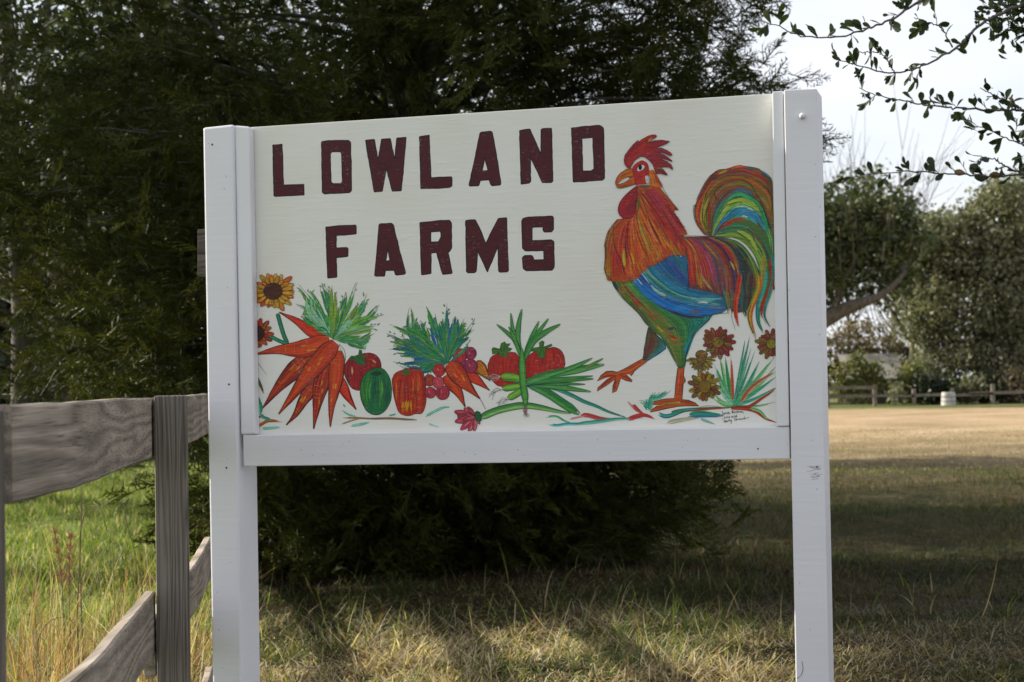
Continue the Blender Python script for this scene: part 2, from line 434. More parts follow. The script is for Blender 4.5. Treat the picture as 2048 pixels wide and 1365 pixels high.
def cedar_spray(seed, scale_w=1.0):
    """one feathery spray, unit length: a stem, side twigs, and needle twiglets (quads, tris)"""
    r = np.random.default_rng(seed)
    qs, ts_ = [], []
    def strip(b, d, L, w, tri=False):
        s = np.cross(d, r.normal(size=3)); s /= np.linalg.norm(s) + 1e-9
        if tri: ts_.append(np.array([b - s * w, b + s * w, b + d * L]))
        else: qs.append(np.array([b - s * w, b + s * w, b + d * L + s * w * 0.3, b + d * L - s * w * 0.3]))
    ts = np.linspace(0, 1, 4)
    ax_ = np.stack([ts, 0.08 * np.sin(ts * 4 + r.random() * 6), -0.14 * ts ** 2], -1)
    for i in range(3):
        d = ax_[i + 1] - ax_[i]; L = np.linalg.norm(d); strip(ax_[i], d / L, L * 1.05, 0.011 * scale_w)
    for k in range(16):
        t = 0.08 + 0.90 * (k + r.random() * 0.6) / 16
        b = np.array([np.interp(t, ts, ax_[:, j]) for j in range(3)])
        sg = 1 if k % 2 else -1
        a = math.radians(25 + 24 * r.random())
        d = np.array([math.cos(a), sg * math.sin(a), 0.6 * (r.random() - 0.45)]); d /= np.linalg.norm(d)
        L = (0.40 * (1 - t) + 0.14) * (0.7 + 0.5 * r.random())
        strip(b, d, L, 0.011 * scale_w, tri=t > .6)
        for q in range(3 if t < .7 else 2):
            u = 0.2 + 0.28 * q + 0.12 * r.random()
            a2 = math.radians(24 + 26 * r.random()) * (1 if q % 2 else -1)
            d2 = np.array([d[0] * math.cos(a2) - d[1] * math.sin(a2), d[0] * math.sin(a2) + d[1] * math.cos(a2), d[2] + 0.5 * (r.random() - 0.5)])
            d2 /= np.linalg.norm(d2)
            strip(b + d * L * u, d2, L * 0.42 + .02, 0.012 * scale_w, tri=True)
    return np.vstack(qs), np.vstack(ts_)

SPRAYS = [cedar_spray(s, 1.6) for s in range(5)]

def place_sprays(P, D, L, roll):
    which = rng.integers(0, len(SPRAYS), len(P))
    Rm = rot_frames(D, roll)
    VQ, VT = [], []
    for k in range(len(SPRAYS)):
        s = which == k
        for T, out in ((SPRAYS[k][0], VQ), (SPRAYS[k][1], VT)):
            out.append((np.einsum('nij,vj->nvi', Rm[s] * L[s][:, None, None], T) + P[s][:, None]).reshape(-1, 3))
    return np.vstack(VQ), np.vstack(VT)

M_CEDAR = leafy('cedar_foliage', [(0.28, (0.017, 0.021, 0.004)), (0.48, (0.038, 0.046, 0.008)), (0.62, (0.066, 0.070, 0.012)), (0.78, (0.125, 0.092, 0.024))], 2.2, 0.25, 0.6, spec=.16)

def cedar(name, label, base, height, radius, n_bough, per, front=0.62, seed=3, profile=None, group=None, keep=None):
    r = np.random.default_rng(seed)
    root = thing(name, label, 'tree', base, 0, group)
    prof = profile or [(0, .70), (.08, .86), (.22, 1.0), (.40, .95), (.60, .76), (.80, .44), (1, .05)]
    pz, pr = zip(*prof)
    lobes = r.random(6) * 6.28
    tb = MB()
    zz = np.linspace(0, height * 0.95, 9)
    tb.tube(np.stack([0.10 * np.sin(zz * 0.8), 0.08 * np.cos(zz * 0.7), zz], -1), np.linspace(0.20, 0.02, 9), 8)
    tb.build('trunk', M_BARK, root, smooth=True)
    bb = MB()
    P, D, L = [], [], []
    for i in range(n_bough):
        z = height * (0.02 + 0.96 * r.random() ** 1.25)
        ph = -math.pi / 2 + (r.random() - 0.5) * math.pi * 1.15 if r.random() < front else r.random() * 6.283
        R = radius * np.interp(z / height, pz, pr)
        R *= 0.91 + 0.09 * math.sin(3 * ph + lobes[0] + z) + 0.08 * math.sin(5 * ph + lobes[1] - 1.7 * z) + 0.20 * (r.random() - 0.62)
        R = max(R, 0.15)
        out = np.array([math.cos(ph), math.sin(ph), 0])
        t = np.linspace(0, 1, 7)
        rise = 0.18 * R * r.normal(0.7, 0.7)
        path = np.stack([out[0] * R * t, out[1] * R * t, z - 0.25 * R + (0.25 * R + rise) * t - 0.25 * R * t ** 3], -1)
        path[:, 2] = np.maximum(path[:, 2], 0.12 + 0.1 * r.random())
        path[1:-1, :2] += r.normal(0, 0.04, (5, 2))
        if keep is not None and not keep(path[-1:])[0]: continue
        bb.tube(path[:6], np.linspace(0.020, 0.005, 6), 4, cap=False)
        m = int(per * (0.55 + 0.45 * R / radius) * (0.7 + 0.6 * r.random()))
        u = 1 - 0.74 * r.random(m) ** 1.25
        pts = np.stack([np.interp(u, t, path[:, j]) for j in range(3)], -1)
        spread = 0.05 + 0.13 * R * 0.33 * (1 - u) + 0.07
        pts += r.normal(size=(m, 3)) * spread[:, None]
        side = np.array([-out[1], out[0], 0])
        dv = out[None] * (0.55 + 0.5 * r.random((m, 1))) + side[None] * r.normal(0, 0.6, (m, 1)) + np.array([0, 0, 1.0])[None] * r.normal(-0.02, 0.5, (m, 1))
        P.append(pts); D.append(dv); L.append(0.14 + 0.23 * r.random(m) ** 1.5)
    bb.build('bough', M_TWIG, root)
    P, D, L = np.vstack(P), np.vstack(D), np.concatenate(L)
    P[:, 2] = np.maximum(P[:, 2], 0.06)
    if keep is not None: k_ = keep(P); P, D, L = P[k_], D[k_], L[k_]
    VQ, VT = place_sprays(P, D, L, r.random(len(P)) * 6.283)
    V = np.vstack([VQ, VT]); V[:, 2] = np.maximum(V[:, 2], 0.01)
    o = link('crown', np_mesh('crown', V, np.arange(len(VQ)).reshape(-1, 4), len(VQ) + np.arange(len(VT)).reshape(-1, 3), M_CEDAR), root)
    tag(o, kind='stuff')
    return root, bb

CEDAR_AT = (-0.72, 13.0, 0.0)
cedar('cedar_tree', 'tall dark feathery cedar filling the view behind the white sign', CEDAR_AT, 9.4, 3.0, 580, 45, front=.74, profile=[(0, .40), (.04, .54), (.09, .76), (.16, .95), (.36, 1.0), (.60, .78), (.80, .44), (1, .05)],
      keep=lambda P: ((P[:, 0] > -1.73 - .9 * np.clip(P[:, 2] - .95, 0, 9) / .35 * .8) | (P[:, 2] > 1.2)) & ((P[:, 0] < 2.2) | ((P[:, 2] > 1.2) & (P[:, 0] < 2.65)) | ((P[:, 2] > 2.8) & (P[:, 2] < 4.0) & (P[:, 0] < 3.1))))

def leaf_mass(r, blobs, n, size, clump=0.55, per=26, squash=1.0):
    """leaf quads in clumps spread through ellipsoid blobs [(centre, radii)]"""
    vol = np.array([a[1][0] * a[1][1] * a[1][2] for a in blobs]) ** (2 / 3)
    k = max(1, n // per)
    which = r.choice(len(blobs), k, p=vol / vol.sum())
    cen = np.array([blobs[i][0] for i in which]); rad = np.array([blobs[i][1] for i in which])
    d = r.normal(size=(k, 3)); d /= np.linalg.norm(d, axis=1)[:, None]
    cc = cen + d * rad * (1 - 0.65 * r.random((k, 1)) ** 1.6)
    cs = clump * (0.6 + 0.8 * r.random(k))
    p = np.repeat(cc, per, 0) + r.normal(size=(k * per, 3)) * np.repeat(cs, per)[:, None] * np.array([1, 1, squash]) * 0.6
    m = len(p)
    a = r.normal(size=(m, 3)); a /= np.linalg.norm(a, axis=1)[:, None]
    b = np.cross(a, r.normal(size=(m, 3))); b /= np.linalg.norm(b, axis=1)[:, None]
    s = size * (0.6 + 0.8 * r.random(m))[:, None]
    a, b = a * s, b * s * 0.55
    return np.stack([p - a, p - b * 0.9 + a * 0.1, p + a, p + b * 0.9 + a * 0.1], 1).reshape(-1, 3), cc

def broad_tree(name, label, base, trunk, limbs, blobs, n, size, mat, seed, cat='tree', clump=0.55, group=None, barkm=None, strands=0, smat=None):
    """trunk: [(x,y,z,r)], limbs: list of such lists, blobs in the tree's own space"""
    r = np.random.default_rng(seed)
    root = thing(name, label, cat, base, 0, group)
    bm_ = barkm or M_BARK
    if trunk:
        t = MB(); P = spline(np.array(trunk), 10); t.tube(P[:, :3], P[:, 3], 9); t.build('trunk', bm_, root, smooth=True)
    for lb in limbs:
        t = MB(); P = spline(np.array(lb), 9); t.tube(P[:, :3], np.maximum(P[:, 3], 0.01), 7); t.build('limb', bm_, root, smooth=True)
    V, cc = leaf_mass(r, blobs, n, size, clump)
    V[:, 2] = np.maximum(V[:, 2], 0.02)
    if trunk:      # twigs from the limbs' ends out to the leaf clumps
        tw = MB(); src = np.array([lb[-1][:3] for lb in limbs] + [lb[len(lb) // 2][:3] for lb in limbs] + [trunk[-1][:3]])
        for c in cc[r.choice(len(cc), min(len(cc), 70), replace=False)]:
            s = src[np.argmin(np.linalg.norm(src - c, axis=1))]
            mid = (s + c) / 2 + r.normal(size=3) * 0.15 * np.linalg.norm(c - s)
            tw.tube(spline(np.array([s, mid, c]), 5), np.linspace(0.06, 0.015, 5) * (size / 0.1) ** 0.5, 4, cap=False)
        tag(tw.build('twigs', bm_, root), kind='stuff')
    tag(link('crown', np_mesh('crown', V, np.arange(len(V)).reshape(-1, 4), None, mat), root), kind='stuff')
    if strands:
        sv = []
        for _ in range(strands):
            c = cc[r.integers(len(cc))] + r.normal(size=3) * 0.3
            Ls = 0.5 + 1.3 * r.random()
            w = 0.03 + 0.05 * r.random()
            a = r.random() * 3.14
            s = np.array([math.cos(a), math.sin(a), 0]) * w
            e = c + np.array([r.normal(0, .12), r.normal(0, .12), -Ls])
            sv.append([c - s, c + s, e + s * .2, e - s * .2])
        sv = np.array(sv).reshape(-1, 3)
        tag(link('hanging_moss', np_mesh('hanging_moss', sv, np.arange(len(sv)).reshape(-1, 4), None, smat), root), kind='stuff')
    return root

M_OAKL = leafy('live_oak_leaves', [(0.3, (0.030, 0.042, 0.016)), (0.5, (0.055, 0.072, 0.026)), (0.7, (0.10, 0.11, 0.045))], 0.5, 0.25, 0.5)
M_BUSHL = leafy('olive_tree_leaves', [(0.3, (0.10, 0.108, 0.062)), (0.5, (0.155, 0.158, 0.095)), (0.7, (0.22, 0.212, 0.14))], 0.6, 0.3, 0.55)
M_DEADL = leafy('dry_brown_leaves', [(0.3, (0.075, 0.060, 0.040)), (0.5, (0.15, 0.12, 0.08)), (0.7, (0.25, 0.20, 0.14))], 0.8, 0.3, 0.8)
M_YGREEN = leafy('yellow_green_leaves', [(0.3, (0.07, 0.085, 0.025)), (0.5, (0.13, 0.14, 0.045)), (0.7, (0.20, 0.185, 0.08))], 0.9, 0.3, 0.6)
M_DARKL = leafy('dark_evergreen_leaves', [(0.3, (0.014, 0.022, 0.012)), (0.6, (0.03, 0.042, 0.02)), (0.8, (0.05, 0.06, 0.03))], 0.9, 0.2, 0.5)
M_MOSS = leafy('grey_moss', [(0.3, (0.10, 0.09, 0.075)), (0.6, (0.20, 0.185, 0.155))], 0.9, 0.35, 0.9)

def gp(px, d):
    p = at(px, 800, d); return np.array([p[0], p[1], 0.0])
def rel(base, x, y, d):
    return tuple(at(x, y, d) - np.asarray(base))

# live oak with the heavy limb, just right of the sign
b = gp(1560, 80)
broad_tree('live_oak_tree', 'dark broad live oak with a thick rising limb, next to the right sign post', tuple(b),
           [(0, 0, -.2, .62), (.1, 0, 1.6, .5), (.2, 0, 3.0, .45)],
           [[(0.1, 0, 2.5, .42), (*rel(b, 1650, 640, 79), .36), (*rel(b, 1705, 612, 78.5), .30), (*rel(b, 1765, 590, 78), .17), (*rel(b, 1810, 545, 78), .08)],
            [(0.2, 0, 2.9, .38), (-2.0, .6, 4.4, .22), (-4.2, 1, 6.0, .1)], [(0.2, 0, 3.0, .38), (.8, 1.0, 5.5, .2), (1.8, .8, 7.6, .08)],
            [(*rel(b, 1660, 636, 79), .2), (*rel(b, 1690, 560, 78.6), .13), (*rel(b, 1730, 480, 78.4), .06)]],
           [(rel(b, 1660, 470, 80), (3.6, 3.0, 2.0)), (rel(b, 1725, 425, 80), (2.4, 2.6, 1.4)), (rel(b, 1540, 490, 80), (4.0, 3, 2.6)),
            (rel(b, 1790, 480, 79), (1.4, 1.8, 1.5)), (rel(b, 1690, 560, 80), (2.6, 2.2, 1.3))],
           17000, .15, M_OAKL, 11, clump=.7, strands=420, smat=M_MOSS)
# big loose olive green tree right of it, just behind the rail fence
b = gp(1965, 88)
tr_ = np.random.default_rng(31)
lob = [(rel(b, 1962, 600, 88), (3.3, 3.0, 4.0)), (rel(b, 2070, 570, 88), (3.1, 2.6, 4.0)), (rel(b, 1940, 500, 88), (2.4, 2.2, 1.7)), (rel(b, 1960, 735, 87), (3.2, 1.8, 1.3)), (rel(b, 2050, 735, 87), (2.6, 1.8, 1.3))]
for (px, py, r_) in ((1815, 560, 1.0), (1850, 470, 1.1), (1838, 650, 1.1), (1897, 455, 1.0), (1955, 425, .9), (2010, 400, 1.2), (1830, 735, .8), (1870, 600, 1.3), (1925, 545, 1.2), (1990, 500, 1.3), (1800, 500, .6), (1880, 690, 1.2), (1990, 640, 1.4), (2040, 460, 1.3)):
    lob.append((rel(b, px, py, 86.5 + tr_.random() * 1.5), (r_, r_, r_ * .8)))
broad_tree('rounded_tree', 'large loose olive green tree with low skirts behind the rail fence', tuple(b),
           [(0, 0, -.2, .3), (.1, 0, 1.5, .25), (0, 0, 3, .2)],
           [[(0, 0, 1.6, .2), (-1.8, -.5, 3.8, .1), (-3.0, -.8, 5.4, .05)], [(0, 0, 2.2, .2), (1.4, .3, 4.6, .1), (2.8, .4, 6.8, .05)], [(0, 0, 2.8, .18), (-.3, .2, 6, .1), (-.4, 0, 8.6, .04)]],
           lob, 46000, .12, M_BUSHL, 12, clump=.5)
b = gp(2075, 98)
broad_tree('tall_tree', 'tall grey green tree rising above the rounded tree at the frame edge', tuple(b),
           [(0, 0, -.2, .35), (0, 0, 3, .3), (.1, 0, 7, .15)], [[(0, 0, 4, .2), (-1.2, 0, 7, .1), (-1.9, 0, 9, .04)], [(0, 0, 5, .2), (1, 0, 8, .08), (1.8, 0, 10, .04)]],
           [(rel(b, 2050, 420, 98), (2.4, 2, 2.3)), (rel(b, 1995, 400, 98), (1.2, 1.2, 1.1)), (rel(b, 2110, 400, 98), (2.4, 2, 3.0)), (rel(b, 2060, 520, 98), (2.8, 2, 2.4))],
           8000, .14, M_OAKL, 13, clump=.5)
b = gp(1830, 90)
broad_tree('small_oak_tree', 'mid green tree peeping out between the live oak and the rounded tree', tuple(b),
           [(0, 0, -.2, .25), (0, 0, 3, .2), (.1, 0, 5, .1)], [[(0, 0, 3, .15), (-1.2, 0, 5, .1), (-1.9, 0, 7, .04)], [(0, 0, 3, .2), (1, 0, 6, .08), (1.5, 0, 8, .04)]],
           [(rel(b, 1835, 500, 90), (2.0, 2, 2.0)), (rel(b, 1885, 490, 90), (1.5, 1.5, 1.2)), (rel(b, 1830, 570, 90), (1.8, 2, 1.6))],
           6500, .15, M_OAKL, 14, clump=.55)
# leafless saplings above the oak
def bare_tree(name, label, base, h, seed, n=34, spread=.28, cat='tree', group=None, r0=.16):
    r = np.random.default_rng(seed)
    root = thing(name, label, cat, tuple(base), 0, group)
    t = MB(); z = np.linspace(-.1, h * .7, 7)
    path = np.stack([.15 * np.sin(z * .5 + seed), .1 * np.cos(z * .6), z], -1)
    t.tube(path, np.linspace(r0, r0 * .25, 7), 6); t.build('trunk', M_TWIG, root, smooth=True)
    tw = MB()
    for i in range(n):
        u = .25 + .75 * r.random(); s = np.array([np.interp(u, np.linspace(0, 1, 7), path[:, j]) for j in range(3)])
        a = r.random() * 6.283; L = h * (.2 + .3 * r.random())
        e = s + np.array([math.cos(a) * spread * L * 1.3, math.sin(a) * spread * L * 1.3, L * .85])
        m_ = (s + e) / 2 + np.array([math.cos(a), math.sin(a), -.3]) * L * .08
        pth = spline(np.array([s, m_, e]), 6)
        tw.tube(pth, np.linspace(r0 * .25, .012, 6), 4, cap=False)
        for k in range(6):
            q = pth[2 + r.integers(4)]; d = (e - s) / L + r.normal(size=3) * .45
            tw.tube(np.array([q, q + d * L * .22, q + d * L * .4 + np.array([0, 0, L * .06])]), [.018, .013, .008], 3, cap=False)
    tag(tw.build('twigs', M_TWIG, root), kind='stuff')
    return root
bare_tree('bare_tree', 'leafless pale tree showing faintly above the live oak', gp(1790, 98), 13.2, 5, 44)
bare_tree('bare_tree', 'thin leafless tree with upright twigs close beside the right sign post', gp(1695, 96), 12.6, 6, 26, .2)

# brush and shrubs between the trees and the rail fence
for (px, d, blobs, n, mat, nm, lab, sd) in (
    (1690, 92, [((0, 0, 2.3), (2.7, 1.2, 2.2))], 4600, M_DEADL, 'brush_thicket', 'tan thicket of dry brush under the live oak limb', 21),
    (1770, 95, [((0, 0, 2.4), (2.2, 1.2, 2.2)), ((1.6, 0, 1.9), (1.6, 1, 1.7))], 4600, M_DEADL, 'brush_thicket', 'brown dry thicket rising behind the pale shed roof', 22),
    (1560, 92, [((0, 0, 1.9), (3.0, 1.2, 1.8))], 3000, M_DEADL, 'brush_thicket', 'dry brown thicket hidden mostly by the sign panel', 23),
    (1705, 85.5, [((0, 0, 1.5), (1.0, .6, 1.2)), ((.9, 0, 1.2), (.8, .5, .9))], 2300, M_YGREEN, 'tall_shrub', 'yellow green leggy shrub in front of the shed', 24),
    (1818, 85, [((0, 0, 1.2), (.6, .5, 1.0)), ((.3, 0, .7), (.7, .5, .6))], 1300, M_YGREEN, 'tall_shrub', 'bright green upright shrub at the right end of the shed roof', 25),
    (1852, 84, [((0, 0, .75), (.75, .6, .7)), ((.7, .1, .5), (.7, .5, .5))], 2000, M_DARKL, 'evergreen_bush', 'dark rounded evergreen bush left of the white barrel', 26),
    (1960, 85, [((0, 0, .7), (2.6, .6, .6))], 2600, M_DARKL, 'evergreen_bush', 'long dark evergreen bush behind the rail right of the barrel', 27),
    (1940, 84.2, [((0, 0, .7), (.6, .4, .5))], 800, M_BUSHL, 'low_shrub', 'grey green low shrub just right of the barrel', 28),
    (1793, 83.5, [((0, 0, .55), (.25, .3, .5))], 350, M_BUSHL, 'low_shrub', 'pale green low shrub between the two middle rail posts', 29),
    (2035, 84.5, [((0, 0, .9), (1.0, .6, .8))], 1500, M_DEADL, 'low_shrub', 'dry brown low shrub by the rail end at the frame edge', 30),
):
    broad_tree(nm, lab, tuple(gp(px, d)), None, [], blobs, n, .11, mat, sd, cat='shrub', clump=.32)

# trees out on the left that stand behind the cedar and throw the long shade across the lawn
cedar('cedar_tree', 'sunlit olive cedar filling the upper left corner beside the big dark cedar', (-5.8, 20.5, 0), 9.8, 3.9, 250, 30, front=.85, seed=19,
      profile=[(0, .9), (.3, 1.0), (.6, .8), (.8, .45), (1, .05)], keep=lambda P: P[:, 2] > 1.08)
cedar('cedar_tree', 'second dark cedar glimpsed through gaps at the left behind the big cedar', (-6.8, 26.0, 0), 9.4, 3.4, 110, 11, front=.5, seed=8)
for (x, y, h, ry, sd, lab) in ((-2.6, 19.5, 8.6, 3.0, 41, 'dense oak standing behind the big cedar'), (-6.4, 32.0, 10.2, 1.5, 42, 'farther oak at the left behind both cedars'), (-16, 44, 9, 3.0, 43, 'distant oak at the far left edge of the field')):
    broad_tree('shade_tree', lab, (x, y, 0), [(0, 0, -.2, .3), (.1, 0, 2, .25), (0, .1, 4, .15)],
               [[(0, 0, 2.2, .2), (-1.4, 0, 4.4, .1), (-2, 0, 6, .05)], [(0, 0, 2.2, .2), (1.4, 0.4, 4.4, .1), (2, 0, 6, .05)]],
               [((0, 0, h * .62), (3.0, ry, h * .36)), ((-1.6, .4, h * .45), (1.9, ry * .6, 1.6)), ((1.7, -.3, h * .5), (1.9, ry * .6, 1.9))], 26000 if y < 20 else 8000, .055 if y < 20 else .11, M_OAKL, sd, clump=.5)
broad_tree('evergreen_tree', 'low dark evergreen closing the gap above the top fence board at the left edge', (-9.2, 34.0, 0), [(0, 0, -.2, .3), (.1, 0, 2, .25), (0, .1, 4, .15)],
           [[(0, 0, 1.6, .2), (-1.4, 0, 3.4, .1), (-2, 0, 5, .05)], [(0, 0, 1.6, .2), (1.4, 0.4, 3.4, .1), (2, 0, 5, .05)]],
           [((0, 0, 3.2), (3.0, 2.0, 3.0)), ((-1.9, -.6, 1.6), (1.8, 1.4, 1.4)), ((1.8, -.6, 1.6), (1.8, 1.4, 1.4)), ((.3, -.8, 4.8), (2.0, 1.4, 1.5))], 26000, .13, M_DARKL, 45, clump=.45)
broad_tree('shade_tree', 'unseen high crowned tree added beyond the left edge to shade the near lawn', (-6.8, 13.8, 0), [(0, 0, -.2, .28), (.1, 0, 3, .22), (0, .1, 5.4, .14)],  # added out of view, its crown shaped to shade the near lawn
           [[(0, 0, 4.0, .14), (-1.2, 1.4, 5.6, .07), (-1.6, 2.2, 6.4, .04)], [(0, 0, 4.2, .14), (1.0, -1.4, 5.6, .07), (1.5, -2.2, 6.5, .04)]],
           [((0, 0, 6.5), (2.1, 3.2, 1.4)), ((-.4, 1.5, 6.3), (1.5, 1.7, 1.1)), ((.4, -1.7, 6.7), (1.5, 1.8, 1.1))], 15000, .09, M_OAKL, 44, clump=.5)

# ------------------------------------------------------------------ shed, rail fence, barrel at the end of the field
def plain(name, c, rough=.8, c2=None, scale=6):
    m, n, l, p = new_mat(name)
    g = n.new('ShaderNodeTexCoord'); t = N(n, 'ShaderNodeTexNoise', Scale=scale, Detail=5.0); l.new(g.outputs['Object'], t.inputs['Vector'])
    r = ramp(n, [(.35, c), (.65, c2 or tuple(np.array(c) * .7))]); l.new(t.outputs['Fac'], r.inputs['Fac']); l.new(r.outputs['Color'], p.inputs['Base Color'])
    p.inputs['Roughness'].default_value = rough
    return m
M_ROOF = plain('pale_mossy_roof', (.40, .37, .33), .9, (.24, .23, .19), 1.5)
M_WALLD = plain('dark_shed_boards', (.08, .07, .06), .9)
M_RAIL = plain('old_rail_wood', (.24, .195, .155), .9, (.15, .125, .10))
M_HOUSE = plain('pale_blue_siding', (.42, .46, .5), .7, (.36, .4, .45))

b = gp(1745, 89)
shed = thing('shed', 'low shed with a pale overgrown roof behind the rail fence', 'shed', tuple(b))
wl_ = at(1690, 770, 89)[0] - b[0]; wr_ = at(1812, 770, 89)[0] - b[0]
m_ = MB(); m_.box((wl_ + .2, .3, 0), (wr_ - .2, 3.2, 1.35)); m_.build('wall', M_WALLD, shed)
nsl = 6
for k in range(nsl):           # roof in overlapping sheets
    x0 = wl_ + (wr_ - wl_) * k / nsl; x1 = wl_ + (wr_ - wl_) * (k + 1) / nsl - .02
    m_ = MB(); m_.hexa([(x0, 0, 1.25), (x1, 0, 1.25), (x1, 1.7, 2.55), (x0, 1.7, 2.55), (x0, 0, 1.31), (x1, 0, 1.31), (x1, 1.7, 2.61 + .01 * (k % 2)), (x0, 1.7, 2.61)])
    m_.hexa([(x0, 1.72, 2.55), (x1, 1.72, 2.55), (x1, 3.5, 1.3), (x0, 3.5, 1.3), (x0, 1.72, 2.61), (x1, 1.72, 2.61), (x1, 3.5, 1.36), (x0, 3.5, 1.36)])
    m_.build('roof_sheet', M_ROOF, shed)
b = gp(2085, 92)
hs = thing('house', 'pale blue house corner half hidden at the right frame edge', 'house', tuple(b))
m_ = MB(); m_.box((-1.7, 0, 0), (4, 5, 3.1)); m_.build('wall', M_HOUSE, hs)
m_ = MB(); m_.hexa([(-2, -.3, 3.1), (4.3, -.3, 3.1), (4.3, 5.3, 3.1), (-2, 5.3, 3.1), (-2, 2.4, 4.6), (4.3, 2.4, 4.6), (4.3, 2.6, 4.6), (-2, 2.6, 4.6)]); m_.build('roof', M_WALLD, hs)
m_ = MB(); m_.box((-1.2, -.03, 1.0), (-.3, -.003, 2.2)); m_.build('window', M_WALLD, hs)

b = gp(1750, 83)
rf = thing('rail_fence', 'old low rail fence with missing rails along the far edge of the field', 'fence', tuple(b))
def fx(px): return gp(px, 83)[0] - b[0]
for px, h in ((1560, .95), (1655, .95), (1750, 1.0), (1828, .8), (1905, .8), (1986, .95), (2070, .9)):
    m_ = MB(); x = fx(px); m_.box((x - .09, -.07, -.1), (x + .09, .07, h)); m_.build('post', M_RAIL, rf, bevel=.02)
for x0, x1, z0, z1, sag in ((1560, 1750, .82, .98, 0), (1560, 1750, .42, .58, 0), (1750, 1828, .45, .56, -.05), (1822, 1905, .42, .56, .02), (1905, 1986, .40, .52, .03), (1940, 2070, .46, .60, .03), (1560, 1700, .1, .22, 0)):
    m_ = MB(); a, c_ = fx(x0), fx(x1)
    m_.hexa([(a, -.1, z0), (c_, -.1, z0 + sag), (c_, -.073, z0 + sag), (a, -.073, z0), (a, -.1, z1), (c_, -.1, z1 + sag), (c_, -.073, z1 + sag), (a, -.073, z1)])
    m_.build('rail', M_RAIL, rf)
M_DRUM = plain('weathered_white_drum', (.50, .49, .46), .6, (.33, .32, .30), 4)
b = gp(1897, 81.5)
dr = thing('barrel', 'weathered white barrel standing at the foot of the rail fence', 'barrel', tuple(b))
def lathe(prof, seg=20):
    a = np.arange(seg) * 2 * math.pi / seg
    V = np.array([[r * math.cos(t), r * math.sin(t), z] for r, z in prof for t in a]); q = []
    for i in range(len(prof) - 1):
        for j in range(seg): k = (j + 1) % seg; q.append((i * seg + j, i * seg + k, (i + 1) * seg + k, (i + 1) * seg + j))
    return V, q
m_ = MB(); V, q = lathe([(.0, 0), (.33, 0), (.345, .03), (.335, .2), (.33, .21), (.32, .42), (.31, .6), (.295, .62), (0, .62)]); m_.add(V, q); m_.build('body', M_DRUM, dr, smooth=False)
for z in (.2, .41):
    m_ = MB(); V, q = lathe([(.333, z - .015), (.352, z - .008), (.352, z + .012), (.325, z + .02)]); m_.add(V, q); m_.build('hoop', M_RAIL, dr)

# ------------------------------------------------------------------ board fence at the left
fence = thing('board_fence', 'grey weathered board fence curving away at the left of the sign', 'fence', (0, 0, 0))
plan = [(-.716, 2.50), (-.725, 2.88), (-.745, 3.15), (-.80, 3.66), (-.846, 4.09), (-.849, 4.13)]
plan2 = [(-.852, 4.137), (-.925, 4.85), (-1.0, 5.57), (-1.10, 6.35)]
plan3 = [(-1.08, 6.42), (-1.21, 7.4), (-1.35, 8.5)]
plan4 = [(-1.36, 8.56), (-1.52, 9.6), (-1.68, 10.7)]
plan5 = [(-1.69, 10.76), (-1.90, 11.7), (-2.05, 12.8)]
TH = .026
def plank(path2, z0, z1, seed, sag=0.0, tilt=0.0):
    r = np.random.default_rng(seed)
    P = spline(np.array(path2), 14)
    T = np.gradient(P, axis=0); T /= np.linalg.norm(T, axis=1)[:, None]
    Nn = np.stack([T[:, 1], -T[:, 0]], -1)          # to the right, towards the lane
    s = np.linspace(0, 1, 14)
    wob = .0025 * np.cumsum(r.normal(size=14)) * .5
    za = z0 + sag * np.sin(s * math.pi) + tilt * s + wob; zb = z1 + sag * np.sin(s * math.pi) + tilt * s + wob * .8
    V, q = [], []
    e = .004
    for i in range(14):
        for (o_, z_) in ((0, za[i] + e), (-e, za[i]), (-TH + e, za[i]), (-TH, za[i] + e), (-TH, zb[i] - e), (-TH + e, zb[i]), (-e, zb[i]), (0, zb[i] - e)):
            V.append((P[i, 0] + Nn[i, 0] * o_, P[i, 1] + Nn[i, 1] * o_, z_))
    for i in range(13):
        for j in range(8):
            k = (j + 1) % 8; q.append((i * 8 + j, i * 8 + k, (i + 1) * 8 + k, (i + 1) * 8 + j))
    mb = MB(); mb.add(V, q)
    t = [(0, k + 1, k) for k in range(1, 7)] + [(13 * 8, 13 * 8 + k, 13 * 8 + k + 1) for k in range(1, 7)]
    mb.t.append(np.array(t))
    return mb.build('board', M_BOARD, fence)
for pl, zz, sd in ((plan, (1.284, .83, .37), 50), (plan2, (1.284, .768, .30), 53), (plan3, (1.25, .80, .36), 56), (plan4, (1.25, .80, .36), 59), (plan5, (1.25, .80, .36), 62)):
    for k, z in enumerate(zz): plank(pl, z - .142, z, sd + k)
for (x, y, top, yaw) in ((-.768, 2.452, 1.278, .02), (-.808, 4.135, 1.289, .19), (-1.035, 6.40, 1.28, .16), (-1.31, 8.55, 1.27, .15), (-1.64, 10.75, 1.27, .15)):
    m_ = MB(); w = .0385 if y > 4 else .044
    m_.box((-w, -w, -.4), (w, w, top))
    o = m_.build('post', M_FPOST, fence, bevel=.004); o.location = (x, y, 0); o.rotation_euler = (0, 0, yaw)

# ------------------------------------------------------------------ the painted sign
TH_S = 0.277
S_O = np.array([-0.6893, 4.62, 0.0])
su = np.array([math.cos(TH_S), -math.sin(TH_S), 0]); sb = np.array([math.sin(TH_S), math.cos(TH_S), 0])
sign = thing('farm_sign', 'white wooden farm sign with painted rooster and vegetables on two posts', 'sign', tuple(S_O), -TH_S)

